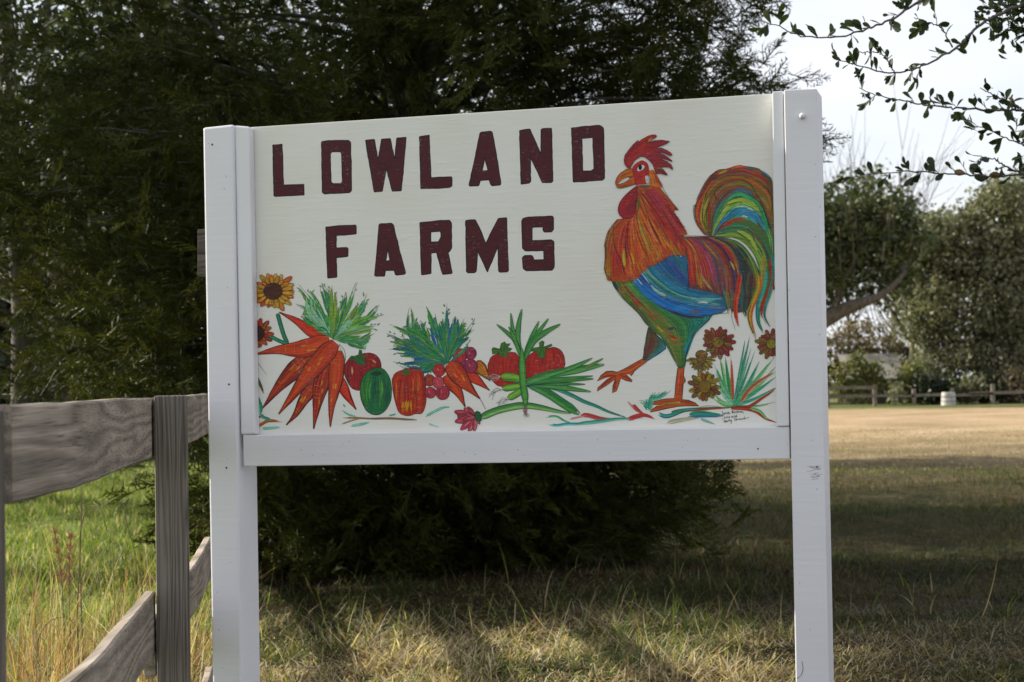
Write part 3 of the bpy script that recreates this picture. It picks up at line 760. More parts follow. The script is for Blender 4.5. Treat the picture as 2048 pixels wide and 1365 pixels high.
def on_sign(px, b=0.0):
    """photograph pixels -> (x, z) on the sign's plane at local depth b"""
    d = rays(px)
    t = ((S_O + sb * b - np.array([0, 0, 0])) @ sb) / (d @ sb)
    P = d * t[:, None] + np.array([0, 0, EYE])
    Q = P - S_O
    return np.stack([Q @ su, P[:, 2]], -1)

def quad_prism(c4, b0, b1):
    """c4: (x,z) corners bl, br, tr, tl ; from depth b0 (front) to b1 (back)"""
    bl, br, tr, tl = c4
    return [(bl[0], b0, bl[1]), (br[0], b0, br[1]), (br[0], b1, br[1]), (bl[0], b1, bl[1]),
            (tl[0], b0, tl[1]), (tr[0], b0, tr[1]), (tr[0], b1, tr[1]), (tl[0], b1, tl[1])]

SB = -.040
def post_c4(tl, tr, bl, br):
    TL, TR, BL, BR = on_sign([tl, tr, bl, br], SB)
    z0 = -.3
    def down(a, c): k = (a[1] - z0) / (a[1] - c[1]); return np.array([a[0] + (c[0] - a[0]) * k, z0])
    return down(TL, BL), down(TR, BR), TR, TL
PL = post_c4((405, 255.5), (466.5, 249), (424.3, 1365), (483, 1365))
PR = post_c4((1567.3, 180), (1633.2, 177), (1591.5, 1365), (1657.7, 1365))
m_ = MB(); m_.hexa(quad_prism(PL, SB, SB + .122)); m_.build('post', M_POST, sign, bevel=.006)
m_ = MB(); m_.hexa(quad_prism(PR, SB, SB + .122)); m_.build('post', M_POST, sign, bevel=.003)
# panel between the posts
q = on_sign([(499, 255), (1545, 187.5), (1553.6, 853), (510.5, 869)], 0)
def on_line(a, b_, x): k = (x - a[0]) / (b_[0] - a[0]); return np.array([x, a[1] + (b_[1] - a[1]) * k])
xl, xr = PL[2][0] + .004, PR[3][0] - .004
tl, tr = on_line(q[0], q[1], xl), on_line(q[0], q[1], xr)
zb_ = min(q[2][1], q[3][1]) - .03
m_ = MB(); m_.hexa(quad_prism((np.array([xl + .003, zb_]), np.array([xr + .003, zb_]), tr, tl), 0, .018))
panel = m_.build('panel', M_PANEL, sign, bevel=.0015)
# side trims in front of the panel
TB = -.031
c = on_sign([(468.5, 251), (498.6, 253.5), (510.6, 869.5), (481, 870.5)], TB)
m_ = MB(); m_.hexa(quad_prism((c[3], c[2], c[1], c[0]), TB, -.0005)); m_.build('side_trim', M_TRIM, sign, bevel=.005)
c = on_sign([(1544.6, 183.5), (1566.0, 182), (1578.3, 852.5), (1553.3, 853.5)], TB)
m_ = MB(); m_.hexa(quad_prism((c[3], c[2], c[1], c[0]), TB, -.0005)); m_.build('side_trim', M_TRIM, sign, bevel=.002)
# bottom rail, front just behind the posts' fronts
RB = -.028
c = on_sign([(485.6, 870.6), (1578.5, 853.6), (1579.8, 918.5), (487.5, 933.3)], RB)
m_ = MB(); m_.hexa(quad_prism((c[3], c[2], c[1], c[0]), RB, -.0008)); m_.build('bottom_rail', M_POST, sign, bevel=.002)
# batten across the back of the posts, its end sticking out at the left
bb0 = SB + .1225
c = on_sign([(394.5, 459), (413, 459), (413, 553), (394.5, 553)], bb0)
m_ = MB(); m_.hexa(quad_prism((np.array([c[3][0], c[3][1]]), np.array([xr - .1, c[2][1]]), np.array([xr - .1, c[1][1]]), c[0]), bb0, bb0 + .19)); m_.build('back_batten', M_BATTEN, sign, bevel=.002)
# fixings
M_NAIL = plain('dark_nail', (.05, .04, .035), .6)
def knob(px, r, b0, mat, name, proud=.0015):
    x, z = on_sign([px], b0)[0]
    V, q_ = lathe([(0, 0), (r, 0), (r, proud * .6), (r * .6, proud), (0, proud)], 10)
    V = np.stack([V[:, 0] + x, b0 - V[:, 2], V[:, 1] + z], -1)
    m_ = MB(); m_.add(V, q_); return m_.build(name, mat, sign, smooth=True)
for p_ in ((424.5, 289.5), (458, 769), (453, 936)): knob(p_, .0026, SB, M_NAIL, 'nail_head')
for p_ in ((1516, 898), (1634, 934)): knob(p_, .002, SB if p_[0] > 1580 else RB, M_NAIL, 'nail_head')
knob((1605, 233), .007, SB, M_TRIM, 'screw_knob', .012)

# ------------------------------------------------------------------ the painting on the panel, laid on brush stroke by brush stroke
ZF = dict(p=(0, 0, 1), z1=(390, 220, 410 / 1646), z2=(790, 220, 450 / 1807), z3=(1180, 240, 400 / 1820), z4=(1180, 440, 400 / 1820),
          z5=(1180, 600, 400 / 1820), z6=(490, 530, 300 / 1820), z7=(490, 650, 300 / 1820), z8=(740, 590, 270 / 1365), z9=(950, 600, 300 / 1462),
          zs=(1420, 800, 150 / 2048), zb=(890, 780, 300 / 2048), zt=(1380, 320, 180 / 1536), zh=(1180, 240, 200 / 1820))
def Z(k, *pts):
    ox, oy, s = ZF[k]
    return np.array(pts, float) * s + (ox, oy)
pr = np.random.default_rng(2024)
def paint_col(h):
    return np.clip(lin(h) * 1.10, 0, .85)
def cols(*hs): return np.array([paint_col(h) for h in hs])

class Paint:
    def __init__(s, base=0.0):
        s.V, s.Q, s.T, s.C, s.n = [], [], [], [], 0
        s.z = 0.0001 + base * 0.001; s.dz = 0.00004
    def layer(s, k=1): s.z += s.dz * k
    def _add(s, P, z, col, q=None, t=None):
        P = np.asarray(P, float); m = len(P)
        s.V.append(np.column_stack([P, np.broadcast_to(z, (m,))])); s.C.append(np.broadcast_to(col, (m, 3)).copy())
        if q is not None and len(q): s.Q.append(np.asarray(q) + s.n)
        if t is not None and len(t): s.T.append(np.asarray(t) + s.n)
        s.n += m
    def fill(s, poly, col, holes=(), smooth=0):
        poly = np.asarray(poly, float)
        if smooth: poly = spline(np.vstack([poly, poly[:1]]), smooth)[:-1]
        rings = [poly] + [np.asarray(h, float) for h in holes]
        tr = tessellate_polygon([[Vector((x, y, 0)) for x, y in r_] for r_ in rings])
        s._add(np.vstack(rings), s.z, paint_col(col) if isinstance(col, str) else col, t=tr)
        s.layer(); return poly
    def ribbon(s, P, w, col, z=None):
        P = np.asarray(P, float); n = len(P)
        T = np.gradient(P, axis=0); T /= np.linalg.norm(T, axis=1)[:, None] + 1e-9
        Nn = np.stack([-T[:, 1], T[:, 0]], -1)
        w = np.broadcast_to(w, (n,))[:, None] * .5
        V = np.empty((2 * n, 2)); V[0::2] = P - Nn * w; V[1::2] = P + Nn * w
        c = np.broadcast_to(col, (n, 3)); cc = np.repeat(c, 2, 0)
        i = np.arange(n - 1) * 2
        s._add(V, s.z if z is None else z, cc, q=np.stack([i, i + 1, i + 3, i + 2], -1))
    def ink(s, P, w=1.1, col='1c1a20', n=None, closed=False):
        """pen line of wavering width"""
        P = np.asarray(P, float)
        if closed: P = np.vstack([P, P[:1]])
        n = n or max(8, int(len(P) * 5)); Q = spline(P, n)
        wv = w * (.6 + .5 * np.interp(np.linspace(0, 1, n), np.linspace(0, 1, 9), pr.random(9)))
        wv[0] *= .4; wv[-1] *= .4
        s.ribbon(Q, wv, paint_col(col)); s.layer(.2)
    def outline(s, poly, w=1.1, col='1c1a20'):
        P = np.vstack([poly, poly[:1]]); wv = w * (.6 + .6 * pr.random(len(P)))
        s.ribbon(P, wv, paint_col(col)); s.layer(.3)
    def stroke(s, P, w, cs, dry=.12, taper=(.35, .25), jit=.10, z=None, bw=1.3, n=14):
        """a brush stroke made of bristle trails"""
        Q = spline(P, n) if len(P) != n else np.asarray(P, float)
        T = np.gradient(Q, axis=0); T /= np.linalg.norm(T, axis=1)[:, None] + 1e-9
        Nn = np.stack([-T[:, 1], T[:, 0]], -1)
        nb = max(1, int(round(w / bw))); u = np.linspace(0, 1, n)
        prof = np.minimum(1, np.minimum((u + .02) / max(taper[0], 1e-3), (1.02 - u) / max(taper[1], 1e-3)) ** .6)
        z0 = s.z if z is None else z
        for k in range(nb):
            o = ((k + .5) / nb - .5) * w
            a = int(n * dry * pr.random()); b_ = n - int(n * dry * 1.6 * pr.random())
            if b_ - a < 3: continue
            f = (k / max(1, nb - 1)) * (len(cs) - 1); i = int(min(f, len(cs) - 2)) if len(cs) > 1 else 0
            c = cs[i] if len(cs) == 1 else cs[i] + (cs[i + 1] - cs[i]) * (f - i)
            c = np.clip(c * (1 + pr.normal(0, jit)) + pr.normal(0, jit * .12, 3), .004, .85)
            s.ribbon((Q + Nn * (o * prof)[:, None])[a:b_], (w / nb * 1.25 * np.maximum(prof, .25))[a:b_], c, z0 + pr.random() * s.dz * .9)
    def hatch(s, A, B, n, w, cs, rng_=(.45, 1.0), dry=.15, jit=.16, t0=0, t1=1, power=1, start=None, gradient=True, m=16):
        """strokes blended between two guide curves; colour follows the position between them"""
        A, B = spline(A, m), spline(B, m)
        order = pr.permutation(n)
        for i in order:
            t = t0 + (t1 - t0) * ((i + pr.random()) / n) ** power
            P = A + (B - A) * t
            L = rng_[0] + (rng_[1] - rng_[0]) * pr.random()
            st = (1 - L) * pr.random() if start is None else min(start * pr.random(), 1 - L)
            Q = P[int(st * m): max(int(st * m) + 4, int((st + L) * m) + 1)]
            if len(Q) < 4: continue
            if gradient:
                f = np.clip(t + pr.normal(0, .09), 0, 1) * (len(cs) - 1); k = int(min(f, len(cs) - 1.001)) if len(cs) > 1 else 0
                c = cs[min(int(round(f)), len(cs) - 1)]
            else: c = cs[pr.integers(0, len(cs))]
            c2 = cs[pr.integers(0, len(cs))]
            s.stroke(Q, w * (.6 + .8 * pr.random()), np.array([c, c * .75 + c2 * .25]), dry, jit=jit, n=12)
        s.layer()
    def build(s, name, parent=panel, label=None, b=0.0):
        V = np.vstack(s.V); xz = on_sign(V[:, :2], b)
        co = np.column_stack([xz[:, 0], b - V[:, 2], xz[:, 1]])
        me = np_mesh(name, co, np.vstack(s.Q) if s.Q else None, np.vstack(s.T) if s.T else None, M_ART, np.vstack(s.C))
        o = link(name, me, parent)
        if label: o['label'] = label
        return o

# ---- lettering
LET = [
    ('L', [Z('z1', (625, 283), (700, 276), (706, 440), (711, 605), (874, 600), (876, 684), (760, 690), (641, 696), (634, 688))], []),
    ('O', [Z('z1', (1014, 270), (1020, 256), (1065, 248), (1235, 247), (1250, 262), (1255, 450), (1257, 648), (1240, 666), (1130, 672), (1040, 677), (1022, 664), (1018, 470))],
     [Z('z1', (1087, 350), (1100, 338), (1166, 337), (1177, 348), (1181, 470), (1184, 572), (1172, 594), (1106, 594), (1093, 580))]),
    ('W', [np.array([(731.2, 281), (748.7, 279.2), (756.2, 320.5), (763, 279), (780.6, 277.8), (789.4, 319), (793.7, 276.8), (812.4, 275.2), (808, 325), (802.3, 382), (784.6, 382.8), (772.9, 337.5), (764.6, 383.2), (748.5, 384.6), (740, 335)])], []),
    ('L', [Z('z2', (197, 216), (276, 204), (282, 380), (290, 546), (452, 538), (458, 548), (457, 612), (440, 624), (370, 630), (208, 633))], []),
    ('A', [Z('z2', (682, 192), (692, 180), (768, 172), (782, 184), (815, 360), (850, 588), (845, 604), (778, 610), (768, 600), (756, 562), (685, 568), (672, 610), (600, 613), (595, 604), (640, 400))],
     [Z('z2', (722, 385), (747, 490), (698, 492))]),
    ('N', [Z('z2', (1000, 168), (1084, 155), (1130, 260), (1172, 358), (1174, 160), (1184, 152), (1256, 149), (1262, 360), (1268, 572), (1256, 584), (1182, 584), (1130, 470), (1087, 376), (1088, 580), (1075, 590), (1012, 598), (1006, 380))], []),
    ('D', [Z('z2', (1417, 146), (1530, 132), (1645, 125), (1668, 140), (1676, 160), (1680, 360), (1682, 552), (1668, 566), (1550, 573), (1432, 580), (1424, 360))],
     [Z('z2', (1500, 230), (1588, 222), (1594, 360), (1598, 476), (1575, 492), (1507, 493))]),
    ('F', [Z('z1', (1050, 942), (1170, 930), (1287, 925), (1295, 938), (1295, 996), (1133, 1011), (1134, 1110), (1222, 1106), (1229, 1116), (1227, 1177), (1134, 1186), (1138, 1344), (1066, 1351), (1057, 1150))], []),
    ('A', [np.array([(758, 451), (760, 448.3), (783, 447), (786.5, 450), (798, 497), (811.2, 546), (809, 549), (793.5, 551), (790.5, 549), (788.5, 541.2), (771, 541.4), (769, 552.8), (751, 552.8), (749.2, 551), (754, 500)])],
     [np.array([(775.5, 496.5), (780.2, 521.6), (771.4, 522.6)])]),
    ('R', [Z('z2', (200, 907), (330, 893), (438, 888), (452, 905), (456, 1108), (440, 1135), (426, 1147), (444, 1230), (460, 1308), (452, 1316), (385, 1323), (362, 1250), (335, 1146), (290, 1150), (290, 1314), (213, 1325), (206, 1120))],
     [Z('z2', (287, 981), (362, 975), (369, 990), (369, 1022), (350, 1060), (287, 1063))]),
    ('M', [Z('z2', (568, 890), (644, 883), (688, 970), (729, 1076), (780, 970), (830, 874), (897, 868), (904, 1080), (912, 1288), (902, 1302), (842, 1304), (832, 1294), (826, 1094), (790, 1190), (743, 1303), (700, 1210), (662, 1130), (652, 1298), (640, 1308), (586, 1310), (573, 1298), (570, 1090))], []),
    ('S', [Z('z2', (1018, 895), (1030, 872), (1070, 862), (1262, 854), (1272, 866), (1272, 962), (1258, 980), (1200, 982), (1189, 968), (1190, 942), (1110, 944), (1100, 956), (1101, 1052), (1258, 1045), (1276, 1060), (1279, 1262), (1262, 1288), (1055, 1293), (1030, 1275), (1023, 1188), (1040, 1171), (1098, 1170), (1108, 1182), (1115, 1206), (1196, 1204), (1194, 1131), (1048, 1134), (1024, 1112))], []),
]
for ch, outer, holes in LET:
    P = Paint()
    P.fill(outer[0], '4a141c', holes)
    lo, hi = outer[0].min(0), outer[0].max(0)
    for ring in [outer[0]] + holes:
        R2 = np.vstack([ring, ring[:1]])
        for a, b_ in zip(R2[:-1], R2[1:]):
            k = max(2, int(np.linalg.norm(b_ - a) / 6)); L_ = a + (b_ - a) * np.linspace(0, 1, k)[:, None]
            P.ribbon(np.vstack([a, L_[1:-1] + pr.normal(0, .25, (max(0, k - 2), 2)), b_]), 1.7 + .8 * pr.random(), paint_col('201a2a' if pr.random() < .8 else '2a1430'))
    P.build('letter')

# ---- rooster
RO = Paint(.15)
RED, ORG, YEL, OLV, GRN, TEA, BLU, NAV, PUR, MAR, DRK, PNK = ['a62420', 'c4561c', 'c0992a', '6d7026', '2f7a40', '1c7c82', '2468aa', '26407c', '663a5c', '701c22', '2a242a', 'a83a50']
# far leg and both feet
th = Z('z5', (530, 250), (512, 330), (500, 420), (488, 500), (480, 546), (522, 556), (600, 505), (650, 470), (692, 440), (660, 390), (590, 300))
RO.fill(th, '4c4634')
RO.hatch(Z('z5', (530, 255), (500, 420), (485, 545)), Z('z5', (600, 310), (690, 430), (520, 553)), 26, 4, cols('3f5a3c', '6e3a30', '4c5a44', '7a4030', '3c6a60', '2a7a90'), (.3, .7))
RO.outline(spline(np.vstack([th, th[:1]]), 50), 1.1)
foot1 = Z('z5', (470, 540), (520, 562), (450, 612), (402, 650), (392, 668), (375, 692), (362, 672), (328, 680), (385, 735), (380, 748), (330, 735), (280, 715), (262, 770), (240, 830), (205, 848), (210, 780), (226, 725), (150, 780), (65, 832), (70, 802), (150, 730), (192, 700), (140, 708), (65, 740), (100, 690), (150, 652), (200, 650), (250, 660), (330, 620), (400, 580))
foot2 = Z('z5', (800, 618), (858, 620), (852, 690), (870, 740), (848, 765), (838, 905), (900, 915), (960, 940), (992, 966), (870, 965), (800, 972), (700, 988), (620, 1008), (548, 1022), (562, 998), (605, 970), (645, 955), (545, 952), (590, 922), (690, 902), (768, 896), (782, 750))
for ft in (foot1, foot2):
    RO.fill(ft, 'b8501e')
    RO.outline(ft, 1.6, '3a1c1c')
RO.hatch(Z('z5', (510, 552), (380, 640), (250, 690)), Z('z5', (475, 548), (340, 625), (215, 665)), 9, 2.6, cols('a03a22', 'c86028', 'b04a20'), (.3, .8))
for a in ((90, 715), (90, 805), (225, 825)):
    RO.stroke(Z('z5', (235, 690), ((235 + a[0]) / 2, (690 + a[1]) / 2 - 6), a), 3.2, cols('a83c22', 'c46020', '7a2420'))
RO.stroke(Z('z5', (270, 690), (330, 700), (375, 735)), 3, cols('a83c22', '8a2c20'))
RO.hatch(Z('z5', (808, 630), (795, 760), (785, 900)), Z('z5', (850, 630), (840, 760), (825, 905)), 10, 3, cols('c05a20', 'b04420', 'a03a20'), (.4, .9))
RO.hatch(Z('z5', (600, 930), (700, 915), (860, 915), (960, 945)), Z('z5', (570, 1005), (680, 965), (800, 945), (960, 960)), 12, 3, cols('c46424', 'a8401e', 'b89030', '8a3a1c'), (.3, .7))
# lower body
body = Z('z4', (135, 430), (150, 490), (185, 530), (215, 590), (250, 650), (300, 715), (370, 785), (440, 850), (480, 905), (520, 960), (580, 1020), (640, 1062), (680, 1120), (720, 1180), (745, 1240), (790, 1310), (800, 1345), (862, 1345), (875, 1290), (880, 1200), (905, 1120), (940, 1060), (1000, 985), (1060, 930), (1105, 885), (1118, 855), (1000, 780), (800, 600), (600, 450), (400, 380), (250, 380))
RO.fill(body, '3a6a38')
RO.hatch(Z('z4', (180, 480), (260, 640), (440, 840), (560, 985), (690, 1110), (800, 1330)), Z('z4', (300, 470), (420, 640), (560, 780), (700, 890), (800, 1000), (830, 1200), (830, 1330)), 150, 3.6,
         cols('4a5a2c', '6f7a2a', '3d7a34', '7a6a28', '8c4a22', '4c7c30', '5c8a34', '2f6e3c'), (.15, .42), jit=.2)
RO.hatch(Z('z4', (330, 520), (480, 700), (640, 810), (800, 920), (860, 1050), (850, 1330)), Z('z4', (420, 600), (580, 750), (760, 850), (1090, 870), (960, 1020), (870, 1250)), 120, 4,
         cols('3d7a38', '2f7a44', '1f7c5c', '1f7a72', '24705a', '1e7a80'), (.2, .5), jit=.18)
for P3, c, w in (((( 250, 590), (300, 660), (340, 700)), ('8c4a22', 'a05a24'), 5), (((350, 690), (410, 740), (470, 820)), ('a0401e', '8c3a20'), 7), (((520, 850), (560, 890), (600, 920)), ('9a4020', '7a5a24'), 5),
                 (((700, 1040), (780, 1085), (860, 1080)), ('b0381e', '9a3c1e', 'b89030'), 8), (((700, 1110), (770, 1140), (860, 1130)), ('8c4a24', '5c7a30'), 6), (((700, 1000), (760, 990), (800, 1020)), ('5a3a5c', '3a3a5c'), 5),
                 (((280, 500), (300, 540), (310, 580)), ('a89030', '8c9430'), 4), (((600, 960), (640, 1000), (690, 1040)), ('b09a34', '7c8a30'), 4), (((860, 1240), (890, 1130), (930, 1060)), ('1e86a0', '1e7a98'), 5), (((200, 540), (230, 600), (260, 650)), ('2c3a30', '3a4a3c'), 6)):
    RO.stroke(Z('z4', *P3), w, cols(*c), .3, jit=.2)
RO.layer()
# blue wing
wing = Z('z4', (350, 470), (400, 400), (480, 320), (600, 300), (740, 260), (850, 280), (900, 400), (905, 620), (1140, 670), (1225, 700), (1265, 800), (1200, 852), (1120, 862), (960, 890), (860, 875), (740, 830), (640, 780), (540, 720), (460, 640), (400, 570))
RO.fill(wing, '286486')
A_, B_, C_, D_, E_ = (Z('z4', (355, 475), (460, 630), (620, 755), (780, 845), (960, 885), (1230, 850)), Z('z4', (400, 440), (560, 570), (720, 690), (900, 745), (1080, 770), (1255, 785)),
                      Z('z4', (470, 380), (640, 560), (800, 660), (960, 700), (1230, 715)), Z('z4', (560, 330), (690, 480), (810, 580), (900, 625), (1140, 672)), Z('z4', (740, 265), (800, 370), (850, 480), (885, 560), (905, 620)))
RO.hatch(A_, B_, 64, 4, cols('1e4a84', '1f66b0', '2a78bc', '2262a8', '2a5a90', '3a8aa0'), (.2, .55), jit=.16)
RO.hatch(B_, C_, 54, 4, cols('2f8090', '5c9a90', '3f8c80', '6fa89c', '2c7c88'), (.2, .55), jit=.16)
RO.hatch(C_, D_, 50, 4, cols('1e6a84', '2a7a98', '2a6a94', '1f6070'), (.2, .6), jit=.16)
RO.hatch(D_, E_, 60, 4, cols('2a6c96', '28508e', '2a4884', '23608c', '1c6a70'), (.25, .7), jit=.16)
for P3, c, w in ((((365, 480), (470, 640), (640, 770), (800, 850)), ('2a80c8', '1f6abc'), 6), (((640, 780), (760, 845), (900, 885), (1040, 890)), ('3a2a4a', '2c3452'), 5), (((440, 480), (490, 540), (540, 590)), ('1c3c98', '2450a8'), 6),
                 (((560, 610), (620, 660), (700, 700)), ('8ab4a0', '6ea890'), 6), (((900, 850), (960, 830), (1010, 845)), ('5c4a66', '7c5a6c'), 5), (((970, 755), (1040, 752), (1090, 765)), ('c8cccc', 'b0a8b4'), 3), (((880, 700), (1000, 730), (1180, 735)), ('5aa0b0', '7ab0b4'), 4),
                 (((470, 430), (560, 540), (700, 650), (900, 720)), ('1c5a50', '2a5a50'), 1.6), (((700, 500), (800, 570), (890, 620)), ('2a5c60', '245058'), 1.5), (((1050, 790), (1150, 800), (1240, 795)), ('8a7090', '6a7a9a'), 3)):
    RO.stroke(Z('z4', *P3), w, cols(*c), .2, jit=.14)
RO.layer()
for P3 in (((430, 440), (480, 500), (540, 580)), ((740, 300), (745, 320), (760, 335)), ((520, 560), (600, 640), (680, 690)), ((820, 310), (826, 330), (832, 345)), ((400, 500), (450, 560), (480, 600))):
    RO.stroke(Z('z4', *P3), 1.3, cols('b4c8cc', '8ab8c8'), .3)
RO.layer()
# tail
tail_base = Z('zt', (250, 1285), (110, 1085), (70, 860), (115, 700), (215, 480), (325, 300), (470, 175), (640, 150), (790, 98), (930, 105), (1180, 150), (1300, 260), (1400, 340), (1420, 700), (1440, 1400), (1450, 1900), (1380, 2300), (1230, 2250), (1200, 1800), (1150, 1450), (900, 1330), (600, 1330), (390, 1310))
G = [Z('zt', (255, 1285), (120, 1080), (95, 850), (130, 700), (225, 490), (335, 315), (480, 195), (640, 160), (800, 120), (940, 130), (1150, 190), (1330, 310), (1400, 420)),
     Z('zt', (330, 1280), (280, 1100), (280, 900), (335, 700), (430, 520), (600, 395), (800, 345), (1000, 390), (1180, 520), (1330, 720), (1400, 900), (1430, 1200)),
     Z('zt', (375, 1290), (430, 1060), (510, 860), (640, 690), (780, 590), (910, 575), (1060, 640), (1190, 780), (1270, 960), (1340, 1140), (1390, 1320), (1420, 1700)),
     Z('zt', (390, 1300), (480, 1140), (600, 1000), (720, 890), (880, 835), (1050, 900), (1170, 990), (1250, 1130), (1310, 1300), (1350, 1520), (1380, 1800)),
     Z('zt', (400, 1310), (520, 1200), (700, 1125), (860, 1100), (1000, 1150), (1130, 1290), (1210, 1450), (1260, 1700), (1300, 2000)),
     Z('zt', (420, 1325), (600, 1290), (780, 1250), (920, 1280), (1040, 1400), (1120, 1560), (1170, 1760), (1200, 2050))]
RO.fill(tail_base, '5c4a30', smooth=90)
RO.hatch(G[0], G[1], 120, 3.2, cols('7a2a24', 'a83a20', '8c4a22', '6c5a2a', 'a84a1e', '7a6a2a', '9a8a2c', '7c4a24', 'a0301e'), (.2, .5), jit=.2)
RO.hatch(G[1], G[2], 120, 3.2, cols('7c6a28', '8a4a26', '7a6a2c', '944a22', '6a5a2c', '8a3a2c', '2c6a7a', '1f6a74', '2f7c50'), (.2, .5), jit=.2)
RO.hatch(G[2], G[3], 110, 3.2, cols('2f7a48', '2f9458', '246a58', '2f6a4a', '9aa83a', 'b0b848', '6a9a3a', '2f6a5a', '7ab4a0', '24707c'), (.2, .5), jit=.18)
RO.hatch(G[3], G[4], 100, 3.2, cols('1f6a80', '1f84a4', '2a90ac', '2a8a90', '4aa090', '8c3a24', '7a3a2a', '8c4a24'), (.2, .5), jit=.18)
RO.hatch(G[4], G[5], 90, 3.2, cols('4a6a34', '2c6a6c', '6a8a34', '9aa438', '7a9a34', '5c7a2e', '3c6a3c'), (.2, .5), jit=.18)
T_ = lambda *p: Z('zt', *p)
for P3, c, w in ((T_((250, 1200), (190, 1000), (220, 800), (270, 560)), ('b0902a', '9a8a2a'), 4), (T_((290, 1190), (250, 1000), (260, 830), (330, 640)), ('a89430', '8a8a2c'), 4.5), (T_((190, 1150), (130, 950), (150, 780), (220, 600)), ('b8401c', 'c0501c', 'a82a1e'), 6),
                 (T_((350, 1200), (330, 1000), (340, 800), (420, 640)), ('a02a20', '8c2a22'), 5), (T_((700, 170), (800, 120), (930, 110)), ('c84a24', 'd06a30'), 5), (T_((480, 250), (560, 210), (660, 180)), ('8a8a2c', '9a9a30'), 3.5),
                 (T_((560, 830), (700, 720), (880, 690), (1060, 760), (1160, 850)), ('a8b43c', 'bcc44c', '8ab440'), 6), (T_((540, 970), (640, 850), (760, 790), (900, 800)), ('7aac3c', '8ab84a'), 4), (T_((620, 700), (740, 610), (880, 590), (1040, 680), (1120, 780)), ('2fa060', '3aa868'), 6),
                 (T_((700, 580), (850, 510), (980, 540), (1080, 620)), ('1f6a80', '246a8a'), 5), (T_((740, 930), (860, 860), (1000, 890), (1150, 970), (1190, 1050)), ('2084b0', '2a94bc', '1f78a8'), 9), (T_((500, 1100), (620, 980), (760, 900)), ('2478a8', '24608c'), 4),
                 (T_((960, 860), (1060, 890), (1150, 920)), ('8c2a34', '902838'), 4), (T_((640, 1010), (780, 960), (960, 980), (1060, 1040)), ('2a8a8c', '3a9a90'), 6), (T_((870, 975), (920, 965), (990, 990)), ('b8d4c0', 'a0ccb8'), 3), (T_((430, 1250), (560, 1130), (700, 1060), (900, 1040), (1100, 1080)), ('9a2c20', '8c3a24'), 7),
                 (T_((1130, 1050), (1260, 1250), (1340, 1400)), ('6a4a2c', '5a3c2c'), 6), (T_((820, 1240), (960, 1290), (1060, 1400), (1130, 1560)), ('9ab038', 'a8bc40', '7aa038'), 7), (T_((560, 1290), (760, 1180), (900, 1160), (1040, 1230)), ('5c8038', '8a8a30'), 4),
                 (T_((770, 820), (850, 800), (940, 810)), ('b0d8c0', '8ac4b0'), 2), (T_((1200, 620), (1300, 760), (1370, 900)), ('8a7a2a', '7a6a2a'), 7), (T_((1180, 1150), (1260, 1300), (1330, 1500)), ('2a8a60', '2a7a5a'), 5), (T_((1200, 900), (1290, 1080), (1370, 1280)), ('3a9a60', '2a8a64'), 6),
                 (T_((1180, 170), (1300, 250), (1390, 330)), ('3a7a90', '6aa0b0', '2a4a5a'), 4), (T_((930, 140), (1060, 160), (1180, 140)), ('4a6a74', '3a5058'), 3), (T_((1050, 230), (1200, 290), (1360, 400)), ('a02c28', '8a2a30'), 5), (T_((470, 280), (400, 330), (380, 360)), ('3a3a40', '4a3a3a'), 4)):
    RO.stroke(P3, w, cols(*c), .2, jit=.14)
RO.layer()
# saddle feathers sweeping down from the back
sad = Z('z4', (810, 160), (900, 155), (1000, 152), (1120, 152), (1250, 170), (1400, 260), (1500, 380), (1560, 500), (1530, 640), (1500, 760), (1420, 830), (1330, 850), (1265, 800), (1225, 700), (1140, 670), (1000, 640), (905, 622), (900, 400), (850, 270))
RO.fill(sad, '6a3a34')
S = [Z('z4', (830, 175), (885, 270), (905, 400), (912, 520), (922, 620)), Z('z4', (900, 160), (1000, 260), (1070, 400), (1110, 550), (1140, 665)), Z('z4', (1000, 155), (1140, 250), (1225, 400), (1262, 600), (1265, 780)),
     Z('z4', (1110, 155), (1270, 240), (1360, 400), (1390, 600), (1340, 850)), Z('z4', (1160, 152), (1360, 210), (1480, 350), (1540, 550), (1490, 780))]
RO.hatch(S[0], S[1], 62, 3.4, cols('a82a20', 'b8401e', 'a02a2c', 'b08a2c', 'a83a44', '8c2a24', 'a8481e'), (.3, .75), jit=.18)
RO.hatch(S[1], S[2], 66, 3.4, cols('a03a50', '8c3a54', '6a3a5a', '7a4a34', '4a5a5a', '8c3a2a', '5a4a5a', '9a5a28'), (.25, .65), jit=.2)
RO.hatch(S[2], S[3], 66, 3.2, cols('96301f', '8c3a24', '5a3a4a', '4a3a5a', '6a3a28', '9a6a28', '44424a'), (.25, .65), jit=.2)
RO.hatch(S[3], S[4], 66, 3.0, cols('343a4c', '2c3440', '2f3c48', '4a3a34', '3a4a3c', '5a7a34', '6a8a34', '3a5a3c'), (.25, .6), jit=.2)
